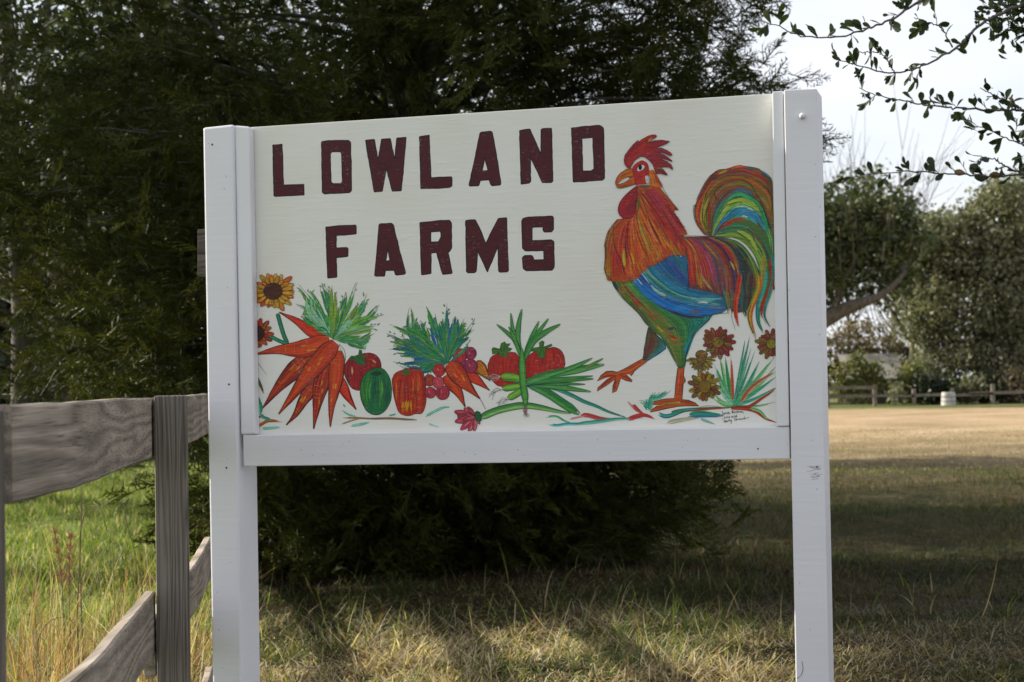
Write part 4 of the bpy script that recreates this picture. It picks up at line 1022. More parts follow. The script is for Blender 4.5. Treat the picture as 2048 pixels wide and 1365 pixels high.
for P3, c, w in ((((910, 420), (905, 500), (930, 610)), ('b02a1e', 'a8301e'), 6), (((970, 440), (985, 540), (1010, 620)), ('a8641e', '9a7a2c'), 5), (((960, 200), (1050, 300), (1120, 420), (1140, 560)), ('b04a6a', 'a03a50'), 5), (((1020, 190), (1100, 280), (1180, 380)), ('b0862c', 'a8601e'), 3.5),
                 (((1180, 200), (1270, 300), (1330, 420)), ('a82c1e', '9a2c22'), 6), (((1270, 370), (1300, 420), (1320, 470)), ('b8a038', 'b09030'), 3), (((1000, 480), (1050, 560), (1120, 650)), ('7a6a3a', 'b09a5a'), 5), (((840, 220), (850, 260), (860, 290)), ('b0a030', 'a8942c'), 5),
                 (((1240, 390), (1250, 480), (1290, 560)), ('7a4a24', '6a5a30'), 4), (((1480, 480), (1500, 560), (1490, 640)), ('8a3a24', '6a3a2c'), 4), (((1350, 420), (1380, 520), (1380, 600)), ('20506a', '244a6a'), 4), (((1330, 230), (1400, 300), (1450, 370)), ('2c3a4a', '2c4a4a'), 5)):
    RO.stroke(Z('z4', *P3), w, cols(*c), .2, jit=.14)
RO.layer()
# green sickle feathers filling in between the saddle and the tail
RO.fill(Z('z4', (1150, 150), (1300, 150), (1420, 215), (1500, 330), (1550, 480), (1540, 640), (1500, 760), (1580, 760), (1640, 600), (1660, 300), (1600, 100), (1450, 0), (1300, 20)), '4a6a34')
RO.hatch(Z('z4', (1140, 152), (1330, 170), (1460, 270), (1540, 430), (1550, 620), (1510, 770)), Z('z4', (1130, 140), (1300, 50), (1480, 90), (1610, 250), (1650, 450), (1600, 740)), 90, 3.2, cols('5a8034', '7aa038', '9ab03a', '3f7a44', '6a8a34', '4a5a34', '2a6a58', '2f7a5a'), (.25, .6), jit=.2)
for P3, c, w in ((((1320, 90), (1440, 150), (1540, 290)), ('9ab038', 'a8b840'), 6), (((1360, 70), (1500, 130), (1600, 290), (1630, 420)), ('5c5a34', '6a4a34'), 5), (((1460, 240), (1540, 380), (1560, 520)), ('7aa03a', '5a9040'), 6), (((1560, 200), (1620, 340), (1640, 520)), ('3a4a3a', '4a3a34'), 5)):
    RO.stroke(Z('z4', *P3), w, cols(*c), .2, jit=.14)
for P3 in (((1290, 160), (1420, 190), (1510, 300), (1560, 470)), ((1450, 60), (1560, 180), (1620, 330))): RO.ink(Z('z4', *P3), 1.0)
RO.layer()
# trailing ends
for P3, c, w in ((((1370, 480), (1350, 620), (1325, 760), (1330, 880), (1362, 995)), ('b83a24', 'a8301e'), 9), (((1400, 560), (1410, 700), (1400, 800), (1420, 890)), ('2c4a4a', '3a3438', '2a6a64'), 15), (((1470, 470), (1450, 620), (1440, 740), (1400, 860)), ('3a3238', '4a3a3a', '5a4a3a'), 13),
                 (((1520, 480), (1540, 600), (1500, 720), (1460, 820), (1460, 930), (1515, 1100)), ('b8501e', 'c08a30', '7a8a34'), 11), (((1590, 420), (1590, 560), (1555, 700), (1530, 820), (1535, 940), (1585, 1035)), ('2a8a7a', '2f9a80', '3a5a6a'), 11), (((1640, 350), (1655, 520), (1630, 640), (1575, 760), (1560, 860), (1605, 955)), ('a83420', '9a3a24'), 9),
                 (((1660, 300), (1668, 500), (1640, 650), (1595, 790), (1590, 880), (1640, 975)), ('2a8a7c', '3a8a80'), 7), (((1570, 300), (1580, 450), (1560, 600), (1500, 740)), ('8a8a34', 'a88a30'), 9), (((1300, 640), (1290, 760), (1300, 860)), ('6a4a34', '3a6a5c'), 8), (((1230, 640), (1250, 740), (1262, 840)), ('9a5a24', '5a6a30', '3a7a6a'), 10),
                 (((1690, 480), (1660, 520), (1665, 600), (1690, 660)), ('8a3a2c', '7a2a24'), 7)):
    RO.stroke(Z('z4', *P3), w, cols(*c), .16, taper=(.1, .45), jit=.16, n=20)
RO.layer()
# neck hackle
neck = Z('z3', (440, 595), (620, 590), (665, 650), (742, 745), (805, 820), (758, 830), (845, 955), (890, 1042), (810, 1062), (862, 1110), (868, 1240), (745, 1225), (640, 1290), (590, 1320), (500, 1350), (440, 1440), (330, 1480), (240, 1470), (165, 1465), (132, 1380), (136, 1250), (132, 1150), (165, 1020), (250, 905), (400, 885), (432, 700))
RO.fill(neck, 'a8481e')
NK = [Z('z3', (300, 890), (205, 985), (155, 1100), (140, 1250), (150, 1460)), Z('z3', (360, 900), (330, 1050), (320, 1200), (330, 1350), (340, 1480)), Z('z3', (420, 800), (455, 980), (520, 1150), (585, 1320)),
      Z('z3', (440, 640), (560, 800), (670, 960), (760, 1110), (850, 1240)), Z('z3', (560, 600), (670, 730), (770, 880), (880, 1040))]
RO.hatch(NK[0], NK[1], 80, 3.4, cols('8a4a2c', '9a7a2c', 'a8401e', 'b02a24', 'c04a1c', 'a03a34', 'b0282a'), (.25, .65), jit=.16)
RO.hatch(NK[1], NK[2], 90, 3.4, cols('a82a22', 'b8441e', 'c8601c', 'b8402a', 'c06a20', 'c8561a', '9a2c24'), (.25, .65), jit=.16)
RO.hatch(NK[2], NK[3], 100, 3.4, cols('9a8a30', 'b85a1e', 'c46a22', 'a82c20', 'b8481c', 'c8801f', '902a24', 'b0401e'), (.25, .65), jit=.16)
RO.hatch(NK[3], NK[4], 80, 3.2, cols('b03a1e', 'a02a24', '902834', 'a83044', 'a8302a'), (.25, .65), jit=.16)
Y3 = lambda *p: Z('z3', *p)
for P3, c, w in ((Y3((310, 1170), (310, 1280), (330, 1360)), ('b8a82c', 'c0a030'), 6), (Y3((370, 1200), (390, 1290), (400, 1370)), ('c88a20', 'c0701e'), 6), (Y3((450, 700), (500, 820), (560, 920)), ('c8801c', 'c07a1e'), 4), (Y3((520, 900), (570, 1040), (640, 1150)), ('cc8420', 'c06a1c'), 5),
                 (Y3((420, 660), (440, 760), (430, 860)), ('5a5a2a', '6a6a30'), 4), (Y3((440, 600), (500, 610), (550, 595)), ('5a6a44', '4a5a38'), 4), (Y3((560, 1170), (620, 1230), (600, 1300)), ('b87a24', '9a6a2a'), 5), (Y3((170, 1200), (175, 1320), (200, 1420)), ('a8721e', 'a05a1e'), 6),
                 (Y3((420, 1050), (440, 1180), (480, 1290)), ('c8501a', 'c0421a'), 6), (Y3((240, 1180), (260, 1300), (300, 1420)), ('a8242a', 'a0282c'), 8), (Y3((750, 1130), (790, 1200), (830, 1230)), ('8a7a2c', '9a6a28'), 5)):
    RO.stroke(P3, w, cols(*c), .2, jit=.14)
RO.layer()
for k in range(26):     # ragged hackle tips over the blue
    x0, y0 = 300 + 560 * pr.random(), 1330 - 0 * pr.random()
    y0 = np.interp(x0, [300, 450, 600, 740, 860], [1430, 1380, 1270, 1190, 1180])
    RO.stroke(Y3((x0 - 25, y0 - 90), (x0 - 6, y0 - 20), (x0 + 22, y0 + 50 * pr.random() + 20)), 3.2, cols(['c4561c', 'b03a1e', 'c07a20', '9a2c24'][k % 4], 'b8561c'), .2, taper=(.3, .7))
for k in range(30):     # dry fringe down the nape
    u = pr.random(); p0 = np.array([np.interp(u, [0, 1], [680, 850]), np.interp(u, [0, 1], [700, 1000])])
    RO.ribbon(Y3(p0 + (-30, -20), p0 + pr.normal(0, 4, 2) + (4, 18), p0 + (28 + 22 * pr.random(), 40 + 10 * pr.random())), 1.0, paint_col(['a02a34', 'b03a30', 'a83a50'][k % 3]))
RO.layer()
# head
ear = Z('zh', (1075, 930), (1150, 905), (1190, 960), (1235, 1040), (1285, 1130), (1330, 1230), (1200, 1230), (1090, 1190), (1088, 1050))
RO.fill(ear, 'c46a1e')
RO.hatch(Z('zh', (1090, 930), (1100, 1050), (1110, 1190)), Z('zh', (1150, 910), (1230, 1040), (1320, 1220)), 18, 3, cols('b8702a', 'cc6c1c', 'c05018', 'a83a1c'), (.3, .7))
face = Z('zh', (765, 905), (785, 850), (830, 800), (870, 772), (920, 745), (965, 740), (1020, 765), (1050, 800), (1072, 860), (1082, 960), (1070, 1030), (1090, 1150), (1000, 1172), (900, 1180), (825, 1190), (820, 1090), (795, 1020))
RO.fill(face, 'ac2422')
RO.hatch(Z('zh', (790, 890), (820, 1000), (840, 1180)), Z('zh', (1050, 830), (1060, 1000), (1080, 1150)), 36, 3.4, cols('b02a24', 'a82026', 'b43022', '9a2026'), (.25, .6), jit=.08)
beak = Z('zh', (468, 1180), (465, 1130), (490, 1060), (525, 1005), (570, 965), (660, 905), (740, 882), (772, 900), (790, 980), (822, 1100), (820, 1175), (740, 1200), (640, 1225), (560, 1245), (500, 1238), (482, 1205))
RO.fill(beak, 'b85a1c')
RO.hatch(Z('zh', (480, 1170), (520, 1040), (620, 950), (760, 900)), Z('zh', (520, 1130), (600, 1060), (700, 1010), (790, 1010)), 22, 3, cols('b04c1c', 'c8681c', '9a7a2a', 'c46a1e'), (.3, .7))
RO.hatch(Z('zh', (500, 1200), (600, 1160), (760, 1080)), Z('zh', (520, 1235), (640, 1215), (810, 1160)), 16, 3, cols('b8561e', 'b0501e', 'a84a20'), (.3, .7))
mouth = Z('zh', (495, 1185), (580, 1098), (660, 1058), (750, 1035), (712, 1090), (640, 1138), (560, 1168))
RO.fill(mouth, 'c8c8c0'); RO.outline(mouth, 1.0, '2a2020')
RO.stroke(Z('zh', (700, 1060), (730, 1050), (790, 1030)), 2, cols('5a2a1c', '7a3a1c'))
RO.outline(beak, 1.0, '3a2420')
wat = Z('z3', (435, 600), (400, 620), (330, 680), (280, 742), (258, 800), (262, 850), (290, 886), (340, 900), (385, 885), (412, 838), (428, 720))
RO.fill(wat, '96202a', smooth=44)
RO.hatch(Z('z3', (415, 625), (300, 740), (275, 850)), Z('z3', (430, 640), (415, 780), (360, 890)), 34, 3.2, cols('a82428', '9c2026', '8c1e28', '7a1c28'), (.3, .7), jit=.07)
RO.outline(spline(np.vstack([wat, wat[:1]]), 40), 1.1, '3a1c24')
comb = Z('zh', (625, 762), (620, 730), (640, 650), (700, 560), (780, 460), (880, 370), (888, 405), (960, 350), (1060, 300), (1130, 275), (1190, 275), (1220, 295), (1190, 330), (1130, 360), (1085, 415), (1160, 385), (1300, 370), (1460, 395), (1400, 430), (1320, 465), (1240, 495), (1225, 515), (1310, 515), (1400, 555), (1470, 600), (1500, 635), (1480, 660), (1430, 650), (1340, 605), (1270, 595), (1250, 606), (1350, 640), (1430, 690), (1500, 750), (1495, 765), (1420, 735), (1330, 712), (1290, 722), (1400, 760), (1480, 820), (1510, 890), (1505, 915), (1440, 865), (1350, 858), (1270, 872), (1330, 900), (1380, 960), (1415, 1005), (1390, 1012), (1320, 985), (1270, 975), (1220, 985), (1190, 940), (1150, 820), (1080, 740), (1000, 680), (930, 665), (870, 690), (800, 760), (760, 830), (735, 882), (680, 870), (640, 822))
RO.fill(comb, '92222a')
RO.hatch(Z('zh', (650, 820), (680, 660), (800, 520), (950, 380)), Z('zh', (730, 860), (800, 740), (930, 640), (1100, 440)), 46, 3.4, cols('8c1e2a', 'a4242a', 'ac2a28', 'a82828', 'a0262a'), (.25, .6), jit=.07)
RO.hatch(Z('zh', (900, 640), (1000, 560), (1200, 500)), Z('zh', (1090, 730), (1160, 760), (1230, 860)), 30, 3.2, cols('a0262a', '98242c', '8c2430', '7c2430'), (.3, .7), jit=.08)
for P3, c in ((((900, 420), (1040, 330), (1190, 295)), ('a82a26', 'a83026')), (((1080, 430), (1250, 400), (1420, 398)), ('9a2630', '8a2432')), (((1180, 540), (1320, 550), (1470, 635)), ('90263c', '7c2438')), (((1180, 640), (1340, 670), (1480, 750)), ('86283a', '70243a')), (((1200, 770), (1380, 790), (1490, 880)), ('8a2634', '6c2234')), (((1200, 900), (1300, 920), (1390, 1000)), ('7a2a34', '5c2430')), (((1060, 400), (1110, 350), (1150, 335)), ('b8701e', 'c08a30')), (((1200, 920), (1270, 890), (1320, 930)), ('8a7a2c', '7a5a24'))):
    RO.stroke(Z('zh', *P3), 4, cols(*c), .15, taper=(.2, .6))
RO.layer()
RO.outline(comb, 1.1, '30182a')
RO.fill(Z('zh', (858, 928), (880, 852), (930, 818), (980, 826), (1003, 850), (965, 910), (905, 940)), 'ccd4d8')
a = np.linspace(0, 6.283, 17)[:-1]
RO.fill(Z('zh', *np.stack([918 + 34 * np.cos(a), 868 + 52 * np.sin(a)], -1)), '14141c')
RO.ink(Z('zh', (858, 928), (880, 852), (930, 818), (1003, 845)), .9, '30181c')
RO.fill(Z('zh', (1003, 1032), (1030, 1018), (1062, 1022), (1085, 1100), (1082, 1160), (1034, 1168), (1012, 1100)), 'c4b8bc')
RO.layer()
# pen lines
for P3 in (Y3((640, 560), (680, 650), (745, 745), (806, 822), (765, 800)), Y3((758, 830), (850, 1000)), Y3((250, 905), (165, 1020), (133, 1150), (150, 1165), (138, 1260), (130, 1370)), Z('z4', (130, 430), (150, 500), (190, 540), (250, 655), (300, 718), (440, 852), (500, 935), (530, 965)),
           Z('z4', (530, 965), (600, 1040), (680, 1120), (740, 1225), (800, 1340)), Z('z4', (862, 1340), (880, 1200), (940, 1060), (1100, 890), (1118, 860)), Z('z4', (1118, 862), (1200, 852), (1262, 848)), Z('z4', (905, 620), (890, 632), (900, 560), (885, 400)),
           Z('z4', (810, 150), (960, 148), (1120, 152)), T_((250, 1285), (105, 1085), (60, 880), (75, 770), (95, 830)), T_((105, 700), (215, 470), (330, 290), (470, 190)), T_((480, 700), (420, 560), (600, 400), (830, 350), (1000, 395), (1100, 520), (1190, 680), (1280, 900), (1360, 1180), (1390, 1320)), T_((215, 1080), (220, 800), (290, 560)), T_((290, 1200), (250, 1000), (330, 720)),
           T_((980, 1170), (1060, 1260), (1110, 1400)), T_((820, 1240), (960, 1360), (1050, 1380)), T_((600, 780), (840, 720), (900, 760)), Z('z4', (1262, 860), (1230, 740), (1200, 640)), Z('z4', (1300, 800), (1290, 880), (1325, 1005)), Z('z4', (1470, 760), (1445, 900), (1515, 1100)), Z('z4', (1540, 800), (1540, 930), (1580, 1030)), Z('z4', (1600, 800), (1590, 890), (1632, 965)),
           Z('z4', (350, 0), (340, 140), (345, 250), (400, 440)), Z('z4', (215, 60), (220, 220), (290, 380), (310, 480)), Z('z4', (320, 150), (330, 300), (360, 380)), Z('z4', (400, 30), (460, 200), (520, 330)), Y3((450, 640), (600, 850), (700, 1000)), Y3((470, 700), (560, 950), (660, 1150)), T_((1300, 420), (1390, 620), (1400, 900)), Z('z4', (1120, 152), (1220, 30), (1330, -40))):
    RO.ink(P3, 1.0)
RO.build('painted_rooster')

# ---- vegetables and flowers
def ell(k, cx, cy, rx, ry, rot=0, n=28, wob=.03):
    a = np.linspace(0, 2 * math.pi, n, endpoint=False); r = 1 + wob * np.sin(2 * a + pr.random() * 6) + wob * .6 * np.sin(3 * a + pr.random() * 6)
    x, y = rx * np.cos(a) * r, ry * np.sin(a) * r
    return Z(k, *np.stack([cx + x * math.cos(rot) - y * math.sin(rot), cy + x * math.sin(rot) + y * math.cos(rot)], -1))

def carrot(k, path, w, cs, base=.3, root=None, hl=True):
    P = Paint(base); A = spline(Z(k, *path), 18); s_ = ZF[k][2]; w = w * s_
    u = np.linspace(0, 1, 18); pf = np.interp(u, [0, .12, .35, .65, .9, 1], [.04, .16, .48, .95, .92, .45]) * w
    T = np.gradient(A, axis=0); T /= np.linalg.norm(T, axis=1)[:, None]; Nn = np.stack([-T[:, 1], T[:, 0]], -1)
    L_, R2 = A - Nn * pf[:, None] / 2, A + Nn * pf[:, None] / 2
    poly = np.vstack([L_, R2[::-1]])
    P.fill(poly, cs[1])
    c = cols(*cs)
    P.hatch(L_, R2, int(10 + w * 1.1), 2.6, c, (.25, .7), jit=.10)
    if hl:
        for _ in range(3):
            q = .35 + .45 * pr.random(); i = int(q * 17); c0 = A[i] + Nn[i] * (pr.random() - .5) * pf[i] * .5
            P.stroke(np.array([c0 - T[i] * 5, c0, c0 + T[i] * 6]), 2.6, cols('c88a24', 'c8761e'), .2)
        for _ in range(4):
            i = pr.integers(5, 16); P.ribbon(np.array([A[i] - Nn[i] * pf[i] * .45, A[i] + T[i] * .5, A[i] + Nn[i] * pf[i] * (-.1 + .4 * pr.random())]), .7, paint_col('c8803a'))
    P.layer()
    P.ink(L_, 1.5, '2e1614'); P.ink(R2, 2.0, '361a16')
    if root is not None: P.ink(Z(k, *root), 1.3, 'a04048')
    P.build('painted_carrot')
OC = ('8c2c18', 'c03c1a', 'c84c1c', 'bc3c1a', 'a0321a'); OR = ('b02c1c', 'c8341c', 'c83c20', 'b8301c'); OD = ('6a2418', 'a0321a', 'b8421c', '9c301a', '702818')
carrot('z7', [(1350, 1030), (1250, 880), (1170, 720), (1130, 640)], 130, OR, .10, hl=False)
carrot('z6', [(415, 575), (600, 665), (800, 800), (1010, 905)], 150, OR, .12, hl=False)
carrot('z7', [(210, 1015), (350, 830), (550, 600), (850, 340)], 225, OD, .14)
carrot('z7', [(500, 1218), (620, 1080), (720, 900), (890, 660)], 150, OD, .18)
carrot('z7', [(833, 1265), (870, 1000), (920, 750), (1000, 480)], 195, OD, .24)
carrot('z7', [(108, 360), (400, 305), (700, 290), (1030, 190)], 225, OC, .34)
carrot('z7', [(1035, 1240), (1050, 1000), (1100, 650), (1130, 310)], 190, OC, .42)
carrot('z7', [(408, 1085), (560, 880), (800, 560), (1100, 215)], 235, OC, .52)

def leaf_spray(k, origin, ends, cs, base, lw=(40, 80), name='painted_carrot_tops', pen='20402c'):
    P = Paint(base); o = np.array(origin, float); s_ = ZF[k][2]
    for e in ends:
        w = (lw[0] + (lw[1] - lw[0]) * pr.random()) if len(e) < 3 else e[2]
        e2 = np.array(e[:2], float); d = e2 - o; L_ = np.linalg.norm(d); nn = np.array([-d[1], d[0]]) / L_
        bend = pr.normal(0, .06) * L_
        mid = o + d * .55 + nn * bend
        path = spline(Z(k, o, mid, e2), 16)
        c1, c2 = cs[pr.integers(len(cs))], cs[pr.integers(len(cs))]
        P.stroke(path[:9], w * s_ * .28, cols(c1, c2), .1, taper=(.5, .2))
        # broad ragged blade in the outer part: long dry strokes that follow it, a few lobes leaving it
        T = np.gradient(path, axis=0); T /= np.linalg.norm(T, axis=1)[:, None]; Nn = np.stack([-T[:, 1], T[:, 0]], -1)
        lw_ = w * s_
        for _ in range(int(10 + lw_ * .9)):
            i0 = pr.integers(2, 10); i1 = min(16, i0 + pr.integers(4, 8)); o_ = pr.uniform(-.5, .5) * lw_ * .92
            sh = np.interp(np.arange(16), [0, 3, 7, 11, 14, 15], [.12, .3, .8, 1, .75, .45])
            Q = (path + Nn * (o_ * sh)[:, None])[i0:i1]
            P.stroke(Q, 2.4 + 2.6 * pr.random(), cols(cs[pr.integers(len(cs))], c2), .22, taper=(.25, .35), n=max(5, len(Q)))
        for _ in range(int(lw_ * .45)):
            i = pr.integers(6, 15); sg = pr.choice([-1, 1]); o_ = sg * lw_ * .36 * np.interp(i, [0, 3, 7, 11, 14, 15], [.12, .3, .8, 1, .6, .2])
            p0 = path[i] + Nn[i] * o_ * .8; p1 = p0 + T[i] * lw_ * .35 + Nn[i] * sg * lw_ * .22
            P.stroke(np.array([p0, (p0 + p1) / 2 + T[i], p1]), 2.6, cols(cs[pr.integers(len(cs))], c1), .3, taper=(.2, .5), n=6)
        P.layer(.3)
        if pr.random() < .8: P.ink(path + Nn * .6, .7, pen)
        if pr.random() < .6:
            off = np.interp(np.arange(16), [0, 5, 9, 13, 15], [0, .1, .48, .34, .05]) * w * s_ * pr.choice([-1, 1])
            P.ink((path + Nn * off[:, None])[4:] + pr.normal(0, .5, (12, 2)), .7, pen, n=26)
    P.build(name)
leaf_spray('z6', (1070, 900), [(620, 480, 90), (690, 600, 90), (780, 690, 70), (650, 240, 120), (790, 300, 130), (930, 225, 110), (1050, 250, 120), (1360, 215, 60), (1220, 330, 90), (1480, 350, 130), (1400, 480, 110), (1630, 490, 70), (1690, 600, 60), (1690, 740, 100), (1570, 830, 100), (1450, 870, 60), (1470, 1010, 70), (860, 780, 60), (1330, 620, 90), (1000, 560, 60)],
           ('2c7a44', '3a8a3c', '4f9a3a', '2a6a48', '8a9a34', '5aa06a', '3a8a6a', '7aa83c', '8cbca0'), .62)
P = Paint(.66); P.ink(Z('z6', (1140, 960), (1190, 1010), (1215, 1070), (1222, 1140), (1215, 1165)), 1.0, '4a6a4a'); P.ink(Z('z6', (1140, 950), (1160, 1020), (1200, 1100), (1215, 1160)), .8, '6a8a6a'); P.build('painted_stem')

def flower(k, cx, cy, rc, rin, rout, n, pcs, ccs, base=.3, tilt=0, asp=.8, a0=0, a1=360, name='painted_flower', dark='2a1a1a', pw=1.0):
    P = Paint(base)
    for ring, sc in ((0, 1.0), (1, .82)):
        for i in range(n):
            a = math.radians(a0 + (a1 - a0) * (i + .5 * ring + .25 * (pr.random() - .5)) / n)
            rr = rout * sc * (.85 + .28 * pr.random())
            f = lambda r_, b: (cx + r_ * math.cos(a + b), cy + asp * r_ * math.sin(a + b))
            wd = 2.6 / n * (a1 - a0) / 360 * pw
            pet = spline(Z(k, f(rin * .8, -wd * .5), f(rin + (rr - rin) * .45, -wd * 1.05), f(rr * .9, -wd * .6), f(rr, 0), f(rr * .9, wd * .6), f(rin + (rr - rin) * .45, wd * 1.05), f(rin * .8, wd * .5)), 16)
            c1 = pcs[pr.integers(len(pcs))]; c2 = pcs[pr.integers(len(pcs))]
            P.fill(pet, c1)
            P.hatch(Z(k, f(rin * .9, -wd * .4), f(rr * .6, -wd * .7), f(rr * .95, -.02)), Z(k, f(rin * .9, wd * .4), f(rr * .6, wd * .7), f(rr * .95, .02)), 6, 2.0, cols(c1, c2, c1), (.4, .8), jit=.14, m=10)
            P.ink(pet, .8, dark, n=20)
            P.layer(-.6)
        P.layer(3)
    ce = ell(k, cx, cy, rc, rc * asp, tilt)
    P.fill(ce, ccs[0])
    for _ in range(26):
        b = pr.random() * 6.283; r_ = rc * .85 * pr.random() ** .5
        q = np.array([cx + r_ * math.cos(b), cy + asp * r_ * math.sin(b)])
        P.stroke(Z(k, q - 8, q, q + (10, 3)), 2.0, cols(ccs[pr.integers(len(ccs))]), .1, n=5)
    P.layer()
    P.outline(ce, 1.2, dark)
    P.build(name)
P = Paint(.05)
for pth, w in (([(395, 590), (430, 720), (470, 850), (520, 965)], 8.5), ([(240, 850), (330, 880), (430, 930), (530, 962)], 7.5)):
    P.stroke(Z('z6', *pth), w, cols('1f5a40', '2a7c56', '2f8a62', '1c5a44'), .03, taper=(.05, .05)); P.layer()
    P.ink(Z('z6', *[(x - 22, y + 6) for x, y in pth]), .9, '1c3a30')
P.build('painted_stem')
flower('z6', 345, 320, 112, 120, 275, 17, ('c0902a', 'b8861f', 'c06a20', 'b84a1c', 'c8a038', 'c07a24'), ('4a2418', '3a2018', '5a2e1c'), .72, -.35, .88)
flower('z6', 150, 835, 95, 70, 195, 14, ('b0401e', 'a83a1e', 'b85a20', 'a8501e', '8c2e1c'), ('3a1c16', '4a241a'), .74, 0, .95)

def round_veg(k, poly, cs, base, name, shade, capf=None, hl=(), smooth=50, nst=60, guide=None, pen='2a1416'):
    P = Paint(base); pl = P.fill(Z(k, *poly), cs[0], smooth=smooth)
    lo, hi = pl.min(0), pl.max(0); c_ = (lo + hi) / 2
    t = np.linspace(-1, 1, 9)
    # meridian strokes: left profile -> right profile
    def prof(x):
        ys = []; k_ = np.abs(pl[:, 0] - x) < (hi[0] - lo[0]) * .08
        return (pl[k_, 1].min(), pl[k_, 1].max()) if k_.any() else (c_[1], c_[1])
    def meridian(f):
        x = lo[0] + (hi[0] - lo[0]) * (.5 + f * .44); y0, y1 = prof(x)
        yy = np.linspace(y0 + 2, y1 - 2, 6); mx = c_[0] + (x - c_[0]) * np.array([.72, .95, 1, 1, .95, .75])
        return np.stack([mx, yy], -1)
    for _ in range(nst):
        f = pr.uniform(-1, 1); M_ = meridian(f); a = pr.random() * .5; Q = spline(M_, 14)[int(14 * a): int(14 * (a + .3 + .3 * pr.random())) + 2]
        ci = (f + 1) / 2 * (len(shade) - 1); cc = shade[int(round(np.clip(ci + pr.normal(0, .35), 0, len(shade) - 1)))]
        if len(Q) > 3: P.stroke(Q, 3 + 2 * pr.random(), cols(cc, cs[pr.integers(len(cs))]), .2, jit=.08, n=8)
    P.layer()
    P.outline(pl, 1.3, pen)
    for h in hl: P.stroke(Z(k, *h[0]), h[1], cols(*h[2]), .2, n=8); P.layer(.3)
    if capf: capf(P)
    P.build(name)
def cap1(P):
    P.fill(Z('z7', (1250, 420), (1290, 375), (1370, 385), (1385, 300), (1420, 310), (1425, 390), (1500, 375), (1440, 420), (1460, 480), (1400, 490), (1350, 470), (1340, 430)), '2c5c34')
    for e in ((1260, 410), (1300, 380), (1400, 310), (1480, 380), (1440, 480), (1360, 470)): P.stroke(Z('z7', (1390, 430), ((1390 + e[0]) / 2, (430 + e[1]) / 2 - 4), e), 4, cols('1f5a2c', '2f7438', '24562c'), .15)
round_veg('z7', [(1212, 490), (1260, 415), (1340, 380), (1450, 345), (1560, 352), (1630, 415), (1652, 510), (1610, 640), (1500, 760), (1385, 797), (1290, 762), (1225, 650), (1203, 560)], ('8c1c1c', 'a02420', '701820'), .10, 'painted_tomato', ('7a1a1c', '9c1f1c', '8c1a1c', 'a02420', '7a1a1e'), cap1,
          [(((1295, 510), (1300, 560), (1305, 610)), 4, ('c8a878', 'b88860')), (((1540, 420), (1570, 450), (1585, 470)), 3, ('c8a090', 'b86858'))])
def cap2(P):
    P.fill(Z('z7', (1520, 590), (1580, 565), (1650, 570), (1670, 600), (1600, 620), (1540, 610)), '143a28')
    for f in (-.62, -.2, .25, .62):
        P.stroke(Z('z7', (1590 + f * 120, 620), (1590 + f * 200, 800), (1590 + f * 150, 1040)), 3, cols('4a8a34', '2f7a38') if f in (-.62, .25) else cols('0f4a34', '145a3c'), .2)
round_veg('z7', [(1400, 760), (1420, 660), (1480, 575), (1560, 530), (1650, 525), (1720, 580), (1765, 680), (1780, 800), (1765, 930), (1710, 1030), (1640, 1085), (1560, 1090), (1480, 1050), (1425, 950), (1398, 850)], ('1c6a38', '2a7a3c', '145a3c'), .24, 'painted_pepper', ('3f7a30', '2a7a38', '15603c', '18644a', '1c6a3c', '145238'), cap2, [(((1530, 680), (1505, 800), (1520, 930)), 4, ('5c9a3a', '3f8a38')), (((1650, 660), (1665, 800), (1640, 900)), 3.5, ('6aa03c', '3c8a3c'))], pen='142a20')
def cap3(P):
    P.fill(Z('z8', (320, 775), (360, 758), (405, 765), (410, 795), (370, 815), (330, 808)), '44602c')
    for x in (300, 350, 390, 455):
        P.stroke(Z('z8', (365 + (x - 365) * .5, 830), (x, 960), (x + 4, 1180)), 2.2, cols('7a1c18', '8c2418'), .3)
    for x in (330, 360, 380, 410): P.stroke(Z('z8', (x + 8, 1060), (x, 1120), (x + 6, 1190)), 4, cols('c89a24', 'b8701c'), .3)
    for x, y0 in ((470, 830), (250, 850), (420, 800)): P.stroke(Z('z8', (x, y0), (x + 14, y0 + 100), (x + 10, y0 + 240)), 4, cols('c86428', 'b8401c'), .3)
round_veg('z8', [(222, 860), (255, 795), (330, 760), (420, 745), (495, 752), (540, 800), (560, 900), (571, 1030), (552, 1150), (515, 1203), (462, 1200), (430, 1216), (370, 1223), (305, 1200), (268, 1130), (238, 1000)], ('aa2a18', 'b8341a', '8c2018'), .26, 'painted_pepper', ('a02c18', 'b8461a', 'b0301a', 'a82418', 'bc4a1c', '9c2018'), cap3)

leaf_spray('z8', (790, 690), [(165, 385, 90), (195, 300, 40), (200, 480, 120), (190, 560, 110), (235, 655, 110), (290, 720, 90), (400, 735, 80), (540, 780, 90), (620, 750, 60), (400, 130, 70), (410, 200, 150), (500, 260, 140), (565, 120, 40), (620, 240, 100), (655, 190, 60), (775, 85, 90), (740, 200, 90), (840, 235, 70), (885, 180, 60), (950, 240, 120), (1060, 235, 70), (1050, 350, 80), (1015, 455, 26), (330, 330, 80), (300, 420, 100)],
           ('2a7a40', '3a8a34', '1f6a50', '2a5a8a', '4a9a44', '1f5a6a', '7a9a34', '2f7a5a', '1f6a80', '4a8a34'), .12, (40, 90), 'painted_greens')
def radish(cx, cy, r, c, base):
    round_veg('z8', [(cx + r * math.cos(a), cy + r * 1.02 * math.sin(a)) for a in np.linspace(0, 6.283, 13)[:-1]], c, base, 'painted_radish', (c[2], c[0], c[1], c[2]), None, [(((cx - r * .3, cy - r * .4), (cx - r * .2, cy - .1 * r), (cx - r * .15, cy + r * .2)), 2.4, ('c86a70', 'b84a50'))], 30, 26, pen='5a1a2c')
